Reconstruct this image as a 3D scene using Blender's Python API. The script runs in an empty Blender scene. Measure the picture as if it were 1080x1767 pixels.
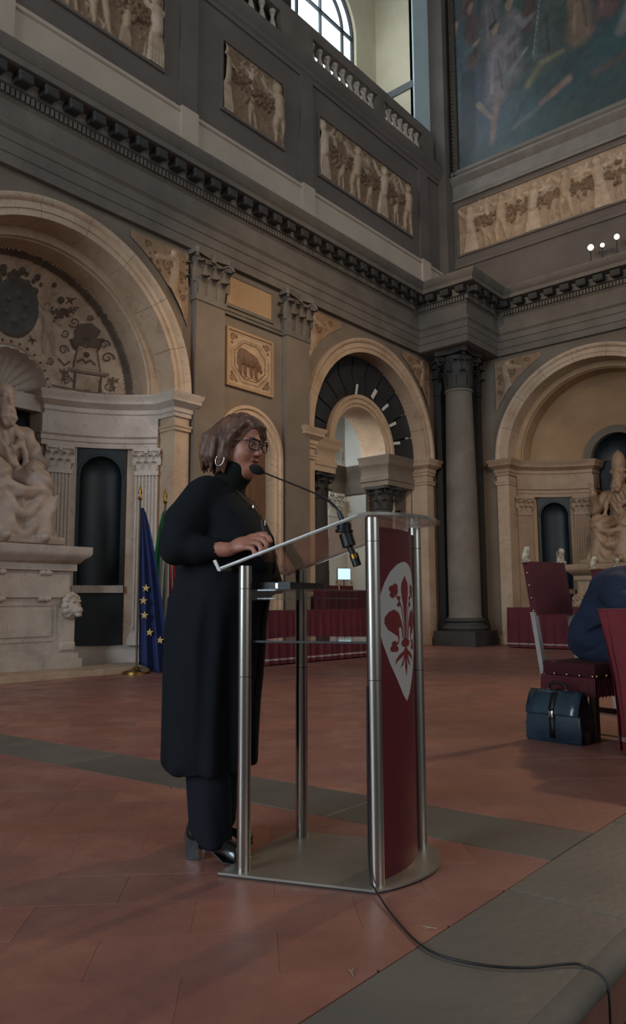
import bpy, bmesh, math, random
import numpy as np
from mathutils import Vector, Matrix

# ------------------------------------------------------------------ camera
scene = bpy.context.scene
COL = scene.collection
random.seed(7)
RNG = np.random.default_rng(7)
PI = math.pi
FPX = 1291.0                      # focal length in pixels of the 1080x1767 frame
YAW, PITCH, ROLL = math.radians(40.5), math.atan(157 / FPX), math.radians(0.3)
_fw = Vector((math.cos(YAW) * math.cos(PITCH), math.sin(YAW) * math.cos(PITCH), math.sin(PITCH)))
_r0 = Vector((math.sin(YAW), -math.cos(YAW), 0))
_u0 = _r0.cross(_fw)
_r = _r0 * math.cos(ROLL) - _u0 * math.sin(ROLL)
_u = _u0 * math.cos(ROLL) + _r0 * math.sin(ROLL)
if _u0.dot(_r) > 0:
    _r = _r0 * math.cos(ROLL) - _u0 * math.sin(ROLL)
    _u = _u0 * math.cos(ROLL) + _r0 * math.sin(ROLL)
cam_data = bpy.data.cameras.new('camera')
cam_data.sensor_fit = 'VERTICAL'
cam_data.sensor_height = 36.0
cam_data.lens = FPX / 1767.0 * 36.0
cam_data.clip_start = 0.05
cam_data.clip_end = 200
cam = bpy.data.objects.new('camera', cam_data)
COL.objects.link(cam)
cam.matrix_world = Matrix(((_r.x, _u.x, -_fw.x, 0), (_r.y, _u.y, -_fw.y, 0), (_r.z, _u.z, -_fw.z, 1.0), (0, 0, 0, 1)))
scene.camera = cam

# ------------------------------------------------------------------ world, light, exposure
scene.view_settings.view_transform = 'Standard'
scene.view_settings.look = 'None'
scene.view_settings.gamma = 1.0
scene.view_settings.use_curve_mapping = False
scene.view_settings.exposure = 0.0
world = bpy.data.worlds.new('world')
scene.world = world
world.use_nodes = True
_bg = world.node_tree.nodes['Background']
_bg.inputs[0].default_value = (1.0, 0.95, 0.88, 1)
_bg.inputs[1].default_value = 0.11


def area_light(name, loc, target, sx, sy, power, color):
    d = bpy.data.lights.new(name, 'AREA')
    d.shape = 'RECTANGLE'; d.size = sx; d.size_y = sy; d.energy = power; d.color = color
    o = bpy.data.objects.new(name, d); COL.objects.link(o)
    o.location = loc
    o.rotation_euler = (Vector(target) - Vector(loc)).to_track_quat('-Z', 'Y').to_euler()
    return o


def spot_light(name, loc, target, power, color, angle=60, blend=0.6, radius=0.12):
    d = bpy.data.lights.new(name, 'SPOT')
    d.energy = power; d.color = color; d.spot_size = math.radians(angle); d.spot_blend = blend
    d.shadow_soft_size = radius
    o = bpy.data.objects.new(name, d); COL.objects.link(o)
    o.location = loc
    o.rotation_euler = (Vector(target) - Vector(loc)).to_track_quat('-Z', 'Y').to_euler()
    return o


# daylight of the tall windows at the far end of the hall (behind and left of the camera)
area_light('daylight_hall_windows', (-13.0, 5.0, 6.0), (6.0, 5.0, 4.0), 7.0, 10.0, 1900, (0.72, 0.86, 1.0))
area_light('daylight_side_windows', (2.0, -13.0, 7.0), (8.0, 6.0, 4.0), 9.0, 9.0, 600, (0.9, 0.95, 1.0))
# daylight entering the gallery through the high lunette window
area_light('daylight_lunette', (12.6, 10.75, 15.6), (15.6, 10.2, 13.6), 1.8, 2.2, 75, (0.85, 0.95, 1.0))
# daylight in the vestibule behind the far arch
area_light('daylight_vestibule', (12.6, 11.5, 5.6), (13.6, 11.3, 2.0), 1.0, 0.4, 80, (0.9, 0.96, 1.0))
# warm museum spotlights on the cornices
WARM = (1.0, 0.70, 0.42)
area_light('daylight_clerestory', (9.0, -9.0, 15.5), (15.0, 9.6, 13.0), 8.0, 2.5, 420, (0.72, 0.87, 1.0))
spot_light('cornice_spot_arch', (13.9, 4.9, 9.0), (5.9, 10.0, 3.2), 760, WARM, 36, 0.8, 0.15)
spot_light('attic_fill_spot', (5.0, 8.6, 9.2), (16.8, 6.0, 10.4), 1300, WARM, 44, 0.9, 0.15)  # added warm spot, standing in for the back cornice lamps below the attic
spot_light('cornice_spot_serliana', (7.0, 2.0, 9.0), (11.4, 9.8, 4.2), 1150, WARM, 62, 0.9, 0.15)
spot_light('cornice_spot_apse', (8.5, 1.5, 9.0), (17.0, 6.3, 3.4), 640, WARM, 38, 0.9, 0.15)
spot_light('cornice_spot_floor', (15.0, 2.0, 9.2), (5.2, 3.0, 0.0), 1500, WARM, 46, 0.9, 0.2)

# ------------------------------------------------------------------ materials


def _rgb(h):
    if isinstance(h, str):
        h = h.lstrip('#')
        v = [int(h[i:i + 2], 16) / 255 for i in (0, 2, 4)]
        return tuple(((c + 0.055) / 1.055) ** 2.4 if c > 0.04045 else c / 12.92 for c in v) + (1,)
    return tuple(h) + (1,) if len(h) == 3 else tuple(h)


def material(name, c1, c2=None, scale=3.0, rough=0.6, bump=0.0, bscale=40.0, metallic=0.0, detail=5.0,
             c3=None, vein=None, attr=None, spec=0.5, rough2=None, stretch=None, coat=0.0):
    m = bpy.data.materials.new(name); m.use_nodes = True
    nt = m.node_tree; N = nt.nodes; L = nt.links
    b = N['Principled BSDF']
    b.inputs['Roughness'].default_value = rough
    b.inputs['Metallic'].default_value = metallic
    b.inputs['Specular IOR Level'].default_value = spec
    if coat:
        b.inputs['Coat Weight'].default_value = coat; b.inputs['Coat Roughness'].default_value = 0.15
    tc = N.new('ShaderNodeTexCoord'); co = tc.outputs['Object']
    if stretch:
        mp = N.new('ShaderNodeMapping'); mp.inputs['Scale'].default_value = stretch
        L.new(co, mp.inputs['Vector']); co = mp.outputs['Vector']
    out = None
    if c2 is not None:
        n = N.new('ShaderNodeTexNoise'); n.inputs['Scale'].default_value = scale
        n.inputs['Detail'].default_value = detail; n.inputs['Roughness'].default_value = 0.62
        L.new(co, n.inputs['Vector'])
        r = N.new('ShaderNodeValToRGB')
        r.color_ramp.elements[0].position = 0.32; r.color_ramp.elements[0].color = _rgb(c1)
        r.color_ramp.elements[1].position = 0.68; r.color_ramp.elements[1].color = _rgb(c2)
        if c3 is not None:
            e = r.color_ramp.elements.new(0.5); e.color = _rgb(c3)
        L.new(n.outputs['Fac'], r.inputs['Fac']); out = r.outputs['Color']
        if rough2 is not None:
            mr = N.new('ShaderNodeMapRange')
            mr.inputs['From Min'].default_value = 0.3; mr.inputs['From Max'].default_value = 0.7
            mr.inputs['To Min'].default_value = rough; mr.inputs['To Max'].default_value = rough2
            L.new(n.outputs['Fac'], mr.inputs['Value']); L.new(mr.outputs['Result'], b.inputs['Roughness'])
    if vein is not None:
        n2 = N.new('ShaderNodeTexNoise'); n2.inputs['Scale'].default_value = vein[1]
        n2.inputs['Detail'].default_value = 8; n2.inputs['Distortion'].default_value = 2.2
        L.new(co, n2.inputs['Vector'])
        r2 = N.new('ShaderNodeValToRGB')
        r2.color_ramp.elements[0].position = 0.485; r2.color_ramp.elements[0].color = (0, 0, 0, 1)
        r2.color_ramp.elements[1].position = 0.515; r2.color_ramp.elements[1].color = (0, 0, 0, 1)
        e = r2.color_ramp.elements.new(0.5); e.color = (vein[2],) * 3 + (1,)
        L.new(n2.outputs['Fac'], r2.inputs['Fac'])
        mx = N.new('ShaderNodeMix'); mx.data_type = 'RGBA'
        L.new(r2.outputs['Color'], mx.inputs['Factor'])
        if out is not None: L.new(out, mx.inputs['A'])
        else: mx.inputs['A'].default_value = _rgb(c1)
        mx.inputs['B'].default_value = _rgb(vein[0]); out = mx.outputs['Result']
    if attr:
        a = N.new('ShaderNodeAttribute'); a.attribute_name = attr
        mx = N.new('ShaderNodeMix'); mx.data_type = 'RGBA'; mx.blend_type = 'MULTIPLY'
        mx.inputs['Factor'].default_value = 1.0
        if out is not None: L.new(out, mx.inputs['A'])
        else: mx.inputs['A'].default_value = _rgb(c1)
        L.new(a.outputs['Color'], mx.inputs['B']); out = mx.outputs['Result']
    if out is not None: L.new(out, b.inputs['Base Color'])
    else: b.inputs['Base Color'].default_value = _rgb(c1)
    if bump:
        n3 = N.new('ShaderNodeTexNoise'); n3.inputs['Scale'].default_value = bscale
        n3.inputs['Detail'].default_value = 4
        L.new(co, n3.inputs['Vector'])
        bp = N.new('ShaderNodeBump'); bp.inputs['Strength'].default_value = bump; bp.inputs['Distance'].default_value = 0.02
        L.new(n3.outputs['Fac'], bp.inputs['Height']); L.new(bp.outputs['Normal'], b.inputs['Normal'])
    return m


def emitter(name, color, strength):
    m = bpy.data.materials.new(name); m.use_nodes = True
    b = m.node_tree.nodes['Principled BSDF']
    b.inputs['Base Color'].default_value = _rgb(color)
    b.inputs['Emission Color'].default_value = _rgb(color)
    b.inputs['Emission Strength'].default_value = strength
    return m


def clear_plastic(name, tint, rough=0.04):
    # thin clear sheet: mostly transparent with a fresnel gloss on top
    m = bpy.data.materials.new(name); m.use_nodes = True
    nt = m.node_tree; N = nt.nodes; L = nt.links
    N.remove(N['Principled BSDF'])
    t = N.new('ShaderNodeBsdfTransparent'); t.inputs['Color'].default_value = _rgb(tint)
    g = N.new('ShaderNodeBsdfGlossy'); g.inputs['Roughness'].default_value = rough
    g.inputs['Color'].default_value = (0.95, 0.97, 1, 1)
    lw = N.new('ShaderNodeLayerWeight'); pw = N.new('ShaderNodeMath'); pw.operation = 'POWER'; pw.inputs[1].default_value = 4.0
    f = N.new('ShaderNodeMapRange'); f.inputs['To Min'].default_value = 0.045; f.inputs['To Max'].default_value = 0.75
    L.new(lw.outputs['Facing'], pw.inputs[0]); L.new(pw.outputs['Value'], f.inputs['Value'])
    mx = N.new('ShaderNodeMixShader')
    L.new(f.outputs['Result'], mx.inputs['Fac']); L.new(t.outputs['BSDF'], mx.inputs[1]); L.new(g.outputs['BSDF'], mx.inputs[2])
    L.new(mx.outputs['Shader'], N['Material Output'].inputs['Surface'])
    return m


M = {}
M['serena'] = material('grey_sandstone', '#71685e', '#5e564d', 1.6, 0.75, 0.25, 30, c3='#685f55')
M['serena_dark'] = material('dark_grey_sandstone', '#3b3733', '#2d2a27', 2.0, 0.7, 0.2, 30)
M['plaster'] = material('olive_grey_plaster', '#7b6e60', '#6b5e51', 1.2, 0.85, 0.12, 60)
M['attic'] = material('attic_grey_plaster', '#6b6058', '#5b524b', 0.9, 0.85, 0.12, 50)
M['cream'] = material('ledge_lit_cream_band', '#bfad99', '#ac9b8a', 0.8, 0.85, 0.1, 40)  # cream band, brightened in its colour for the light along the ledge
M['travertine'] = material('warm_marble', '#bda48a', '#a58a70', 1.3, 0.5, 0.06, 40, c3='#b49a80', vein=('#83684f', 1.4, 0.45))
M['marble'] = material('white_marble', '#c2b3a4', '#aa9a8b', 1.8, 0.5, 0.06, 30, vein=('#7e6d60', 2.0, 0.4))
M['statue'] = material('statue_marble', '#b9a596', '#a08b7c', 4.0, 0.48, 0.08, 22)
M['relief'] = material('stucco_relief', '#b3a292', '#94836f', 5.0, 0.7, 0.15, 60, attr='tint')
M['apse'] = material('apse_ochre_plaster', '#a98a68', '#957656', 1.0, 0.8, 0.08, 30)
M['marble_warmlit'] = material('warm_lit_marble', '#a78b70', '#8f745b', 1.8, 0.5, 0.06, 30, vein=('#6a523c', 2.0, 0.4))  # marble of the back apse with warm lamp light put into its brown
M['statue_warmlit'] = material('warm_lit_statue_marble', '#a88a6d', '#8c7058', 4.0, 0.5, 0.08, 22)  # statue marble with the warm light of the apse in its colour
M['respond'] = material('dark_respond_and_riser_shade', '#2f2c29', '#24221f', 2.0, 0.7, 0.2, 30)
M['niche_dark'] = material('dark_green_niche_stone', '#0f1d22', '#0a1519', 2.0, 0.5, 0.03, 20)
M['voussoir'] = material('black_rusticated_stone', '#26282b', '#1b1d20', 4.0, 0.6, 0.2, 30)
M['wall_white'] = material('vestibule_white_plaster', '#c9c8c0', '#bdbcb4', 1.0, 0.8)
M['gallery_cream'] = material('gallery_cream_plaster', '#c3b9a0', '#b6ab91', 1.0, 0.8)
M['gallery_blue'] = material('gallery_daylit_blue', '#c2d2d2', '#b4c6c7', 1.0, 0.7)  # pale blue holds the daylight that falls on the gallery pier
M['beam'] = material('grey_painted_beam', '#55585a', '#484b4d', 2.0, 0.6)
M['frame_dark'] = material('dark_gilt_frame', '#453a2e', '#2e261f', 12.0, 0.5, 0.3, 40)
M['frame_grey'] = material('grey_moulded_frame', '#7b7670', '#6a655f', 3.0, 0.6)
M['window_bar'] = material('window_lead_bar', '#20262b', '#181d22', 4.0, 0.5)
M['sky_pane'] = emitter('bright_sky_pane', (0.80, 0.93, 1.0), 1.5)
M['cotto'] = material('cotto_tile', '#9a6a5a', '#80544a', 2.6, 0.30, 0.12, 26, c3='#8c5d50', attr='tint', rough2=0.55)
M['cotto_far'] = material('cotto_floor', '#8f5f50', '#784c42', 1.6, 0.34, 0.08, 20, rough2=0.55)
M['grey_stone'] = material('grey_floor_slab', '#686259', '#57524b', 1.5, 0.42, 0.12, 26, c3='#605a52', attr='tint', rough2=0.6)
M['step'] = material('step_stone', '#655f56', '#534e47', 2.0, 0.7, 0.2, 30)
M['grout'] = material('dark_grout', '#7d5244', '#6b463b', 8.0, 0.8)
M['steel'] = material('brushed_steel', '#c4c0b8', '#b0aca4', 3.0, 0.27, 0.0, metallic=1.0, stretch=(1, 1, 0.05))
M['steel_plate'] = material('brushed_steel_plate', '#a39d92', '#8d877d', 3.0, 0.42, 0.02, 20, metallic=0.75)
M['steel_dark'] = material('dark_plate_edge', '#1d1b1a', '#141312', 3.0, 0.5)
M['acrylic'] = clear_plastic('clear_acrylic', (0.90, 0.90, 0.88))
M['acrylic_edge'] = material('acrylic_polished_edge', '#8f897e', '#6b665d', 14.0, 0.22, stretch=(1, 1, 1), spec=0.8)
M['panel_red'] = material('crimson_panel', '#58131c', '#4f1019', 1.5, 0.42)
M['shield_white'] = material('shield_grey_white', '#a7a4a0', '#a09d99', 2.0, 0.5)
M['lily_red'] = material('lily_dark_red', '#6d1a1d', '#62161b', 2.0, 0.5)
M['black'] = material('black_plastic', '#101113', '#0b0b0d', 6.0, 0.45)
M['foam'] = material('black_foam', '#0d0d0e', '#070708', 30.0, 0.95, 0.5, 200)
M['chrome'] = material('chrome_ring', '#d0ccc4', '#bcb8b0', 6.0, 0.15, metallic=1.0)
M['gold'] = material('gilt_metal', '#b08a45', '#8e6a30', 6.0, 0.3, metallic=1.0)
M['gilt_wood'] = material('worn_gilt_wood', '#c9bba0', '#6b4a2c', 22.0, 0.45, 0.3, 40)
M['coat'] = material('navy_black_wool', '#0d1219', '#090c12', 6.0, 0.85, 0.3, 240, spec=0.25)
M['blouse'] = material('black_green_knit', '#0f120f', '#0a0d0a', 8.0, 0.85, 0.3, 200, spec=0.25)
M['trouser'] = material('dark_navy_trousers', '#10161f', '#0b1017', 6.0, 0.8, 0.2, 200, spec=0.25)
M['skin'] = material('skin', '#a8715c', '#96604d', 9.0, 0.5, 0.06, 160)
M['lip'] = material('lip_red', '#7a3f3a', '#6d3733', 9.0, 0.4)
M['hair'] = material('brown_hair', '#74503e', '#3a261c', 30.0, 0.5, 0.6, 60, stretch=(1, 1, 0.18))
M['patent'] = material('black_patent_leather', '#08090a', '#050506', 4.0, 0.12, coat=1.0)
M['spectacle'] = material('black_spectacle_frame', '#100d0c', '#0a0808', 4.0, 0.25)
M['lens'] = clear_plastic('spectacle_lens', (0.82, 0.82, 0.82), 0.05)
M['eye_white'] = material('eye_white', '#b9b0a6', None, rough=0.3)
M['iris'] = material('dark_iris', '#1a100b', None, rough=0.2)
M['suit'] = material('navy_suit_wool', '#1a2740', '#131e33', 5.0, 0.85, 0.25, 220)
M['velvet'] = material('crimson_velvet', '#591b22', '#47141a', 3.0, 0.85, 0.15, 60)
M['velvet_dark'] = material('dark_wine_velvet', '#431019', '#350b13', 3.0, 0.9, 0.15, 60)
M['cloth_red'] = material('wine_red_cloth', '#5f1c26', '#4d141d', 2.0, 0.85, 0.15, 80)
M['cloth_bright'] = material('red_table_velvet', '#8b363b', '#74292f', 2.2, 0.8, 0.2, 60)
M['hem'] = material('pale_hem_braid', '#a3928a', '#8a7a73', 10.0, 0.8)
M['chair_post'] = material('pale_painted_post', '#a69e97', '#8f8781', 6.0, 0.6)
M['stud'] = material('brass_stud', '#9c8a6a', '#7d6c50', 5.0, 0.3, metallic=1.0)
M['leather'] = material('glossy_blue_black_leather', '#24404f', '#182a36', 5.0, 0.25, 0.1, 60, coat=0.6)
M['leather_side'] = material('black_leather_gusset', '#0c0d0f', '#08090a', 5.0, 0.5)
M['flag_blue'] = material('flag_blue', '#1a2858', '#152045', 4.0, 0.75, 0.1, 100)
M['flag_green'] = material('flag_green', '#0f6a3a', '#0c5a30', 4.0, 0.75)
M['flag_white'] = material('flag_white', '#b9b4ab', '#aaa59c', 4.0, 0.75)
M['flag_red'] = material('flag_red', '#9a2028', '#8a1a22', 4.0, 0.75)
M['star'] = material('flag_star_gold', '#c3a561', '#b39552', 5.0, 0.7)
M['pole'] = material('flag_pole_wood', '#4a3a2a', '#3a2d20', 10.0, 0.4)
M['canvas'] = material('oil_painting', '#ffffff', '#d8d8d8', 6.0, 0.5, 0.2, 50, attr='paint')
M['lamp_on'] = emitter('lit_lamp_glass', (1.0, 0.80, 0.52), 9.0)
M['lamp_body'] = material('lamp_housing', '#232323', '#191919', 4.0, 0.5)
M['door_wood'] = material('brown_door_wood', '#6e5038', '#573e2b', 3.0, 0.55, 0.15, 30, stretch=(6, 6, 0.6))
M['screen'] = emitter('pale_blue_screen', (0.55, 0.78, 0.85), 0.8)
M['paper'] = material('white_card', '#c8c6c0', '#b8b6b0', 4.0, 0.6)
M['cable'] = material('black_rubber_cable', '#17181a', '#101113', 6.0, 0.5)
M['debris'] = material('pale_straw_scrap', '#a39383', '#8a7a6b', 20.0, 0.9)

# ------------------------------------------------------------------ mesh helpers


class MB:
    def __init__(self):
        self.v = []; self.f = []

    def add(self, verts, faces, flip=False):
        o = len(self.v)
        self.v.extend([tuple(float(c) for c in p) for p in verts])
        for f in faces:
            g = [i + o for i in f]
            self.f.append(g[::-1] if flip else g)
        return self

    def box(self, x0, x1, y0, y1, z0, z1):
        return self.add([(x0, y0, z0), (x1, y0, z0), (x1, y1, z0), (x0, y1, z0), (x0, y0, z1), (x1, y0, z1), (x1, y1, z1), (x0, y1, z1)],
                        [(0, 3, 2, 1), (4, 5, 6, 7), (0, 1, 5, 4), (1, 2, 6, 5), (2, 3, 7, 6), (3, 0, 4, 7)])

    def prism(self, poly, fn0, fn1):
        n = len(poly)
        vs = [fn0(*p) for p in poly] + [fn1(*p) for p in poly]
        fs = [tuple(range(n))[::-1], tuple(range(n, 2 * n))] + [(i, (i + 1) % n, n + (i + 1) % n, n + i) for i in range(n)]
        return self.add(vs, fs)

    def vprism(self, poly, z0, z1):
        return self.prism(poly, lambda x, y: (x, y, z0), lambda x, y: (x, y, z1))

    def grid(self, pts, closed_u=False, closed_v=False, flip=False):
        n = len(pts); m = len(pts[0])
        vs = [p for row in pts for p in row]
        fs = []
        for i in range(n if closed_u else n - 1):
            for j in range(m if closed_v else m - 1):
                a = i * m + j; b = ((i + 1) % n) * m + j
                c = ((i + 1) % n) * m + (j + 1) % m; d = i * m + (j + 1) % m
                fs.append((a, b, c, d))
        return self.add(vs, fs, flip)

    def lathe(self, prof, n=24, c=(0, 0, 0), a0=0, a1=2 * PI, cap=True):
        full = abs(a1 - a0 - 2 * PI) < 1e-6
        k = n if full else n + 1
        pts = [[(c[0] + r * math.cos(a0 + (a1 - a0) * i / n), c[1] + r * math.sin(a0 + (a1 - a0) * i / n), c[2] + z) for r, z in prof] for i in range(k)]
        self.grid(pts, closed_u=full)
        return self

    def tube(self, path, rad, n=10, caps=True):
        P = [Vector(p) for p in path]
        R = rad if hasattr(rad, '__len__') else [rad] * len(P)
        ref = Vector((0, 0, 1))
        rows = []
        T0 = (P[1] - P[0]).normalized()
        if abs(T0.dot(ref)) > 0.95: ref = Vector((1, 0, 0))
        nrm = (ref - T0 * ref.dot(T0)).normalized()
        for i, p in enumerate(P):
            if i == 0: t = P[1] - P[0]
            elif i == len(P) - 1: t = P[-1] - P[-2]
            else: t = P[i + 1] - P[i - 1]
            t.normalize()
            nrm = (nrm - t * nrm.dot(t)).normalized()
            bn = t.cross(nrm)
            rows.append([tuple(p + (nrm * math.cos(2 * PI * j / n) + bn * math.sin(2 * PI * j / n)) * R[i]) for j in range(n)])
        self.grid(rows, closed_v=True)
        if caps:
            o = len(self.v) - n * len(P)
            self.f.append([o + j for j in range(n)])
            self.f.append([o + n * (len(P) - 1) + j for j in range(n)][::-1])
        return self

    def sweep(self, prof, path, side=1):
        """prof [(d,z)] swept along plan path [(x,y)]; d is measured to the left (side=1) of travel, mitred"""
        n = len(path); rows = []
        for i in range(n):
            p = Vector(path[i])
            d0 = (p - Vector(path[i - 1])).normalized() if i > 0 else None
            d1 = (Vector(path[i + 1]) - p).normalized() if i < n - 1 else None
            if d0 is None: d0 = d1
            if d1 is None: d1 = d0
            n0 = Vector((-d0.y, d0.x)) * side; n1 = Vector((-d1.y, d1.x)) * side
            m = (n0 + n1); m = m / max(m.length_squared, 1e-6) * 2
            rows.append([(p.x + m.x * d, p.y + m.y * d, z) for d, z in prof])
        self.grid(rows, flip=(side == 1))
        o = len(self.v) - n * len(prof); k = len(prof)
        self.f.append([o + j for j in range(k)])
        self.f.append([o + (n - 1) * k + j for j in range(k)][::-1])
        return self

    def arc(self, prof, cu, cz, a0=0, a1=PI, n=40, closed=True):
        """prof [(r,v)] revolved in the u-z plane about (cu,cz)"""
        rows = []
        for i in range(n + 1):
            a = a0 + (a1 - a0) * i / n
            rows.append([(cu + r * math.cos(a), v, cz + r * math.sin(a)) for r, v in prof])
        self.grid(rows, closed_v=closed)
        if closed:
            k = len(prof); o = len(self.v) - k * (n + 1)
            self.f.append([o + j for j in range(k)]); self.f.append([o + n * k + j for j in range(k)][::-1])
        return self

    def mirror_u(self):
        o = len(self.v)
        self.v += [(-x, y, z) for x, y, z in self.v]
        self.f += [[i + o for i in f][::-1] for f in list(self.f)]
        return self

    def xform(self, mat, start=0):
        self.v = self.v[:start] + [tuple(mat @ Vector(p)) for p in self.v[start:]]
        return self

    def mesh(self, name, mat, smooth=None, recalc=True):
        me = bpy.data.meshes.new(name)
        me.from_pydata(self.v, [], self.f)
        if recalc:
            bm = bmesh.new(); bm.from_mesh(me)
            bmesh.ops.recalc_face_normals(bm, faces=bm.faces)
            bm.to_mesh(me); bm.free()
        me.materials.append(mat)
        if smooth is not None:
            me.shade_smooth()
            if smooth < 180: me.set_sharp_from_angle(angle=math.radians(smooth))
        return me

    def build(self, name, mat, parent=None, smooth=None, xf=None, recalc=True):
        return link(name, self.mesh(name, mat, smooth, recalc), parent, xf)


def link(name, me, parent=None, xf=None):
    o = bpy.data.objects.new(name, me); COL.objects.link(o)
    if xf is not None: o.matrix_world = xf
    if parent is not None: o.parent = parent
    return o


def tag(o, label=None, cat=None, group=None, kind=None):
    if label: o['label'] = label
    if cat: o['category'] = cat
    if group: o['group'] = group
    if kind: o['kind'] = kind
    return o


def thing(name, label, cat, loc=(0, 0, 0), rotz=0.0, group=None):
    o = bpy.data.objects.new(name, None); COL.objects.link(o)
    o.empty_display_size = 0.1
    o.location = loc; o.rotation_euler = (0, 0, rotz)
    return tag(o, label, cat, group)


def structure(name, label=None):
    o = bpy.data.objects.new(name, None); COL.objects.link(o)
    o.empty_display_size = 0.1
    o['kind'] = 'structure'
    if label: o['label'] = label
    return o


def copy_tree(o, parent=None):
    c = o.copy(); COL.objects.link(c); c.parent = parent
    for ch in o.children: copy_tree(ch, c)
    return c


def rbox(cx, cy, cz, sx, sy, sz, bev=0.01, seg=2):
    """bevelled box as bmesh verts/faces"""
    bm = bmesh.new()
    bmesh.ops.create_cube(bm, size=1.0)
    for v in bm.verts: v.co = Vector((cx + v.co.x * sx, cy + v.co.y * sy, cz + v.co.z * sz))
    bmesh.ops.bevel(bm, geom=list(bm.edges), offset=bev, segments=seg, affect='EDGES', profile=0.5)
    bm.verts.index_update()
    vs = [tuple(v.co) for v in bm.verts]; fs = [[v.index for v in f.verts] for f in bm.faces]
    bm.free()
    return vs, fs


# ------------------------------------------------------------------ implicit surfaces (for figures)


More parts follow.
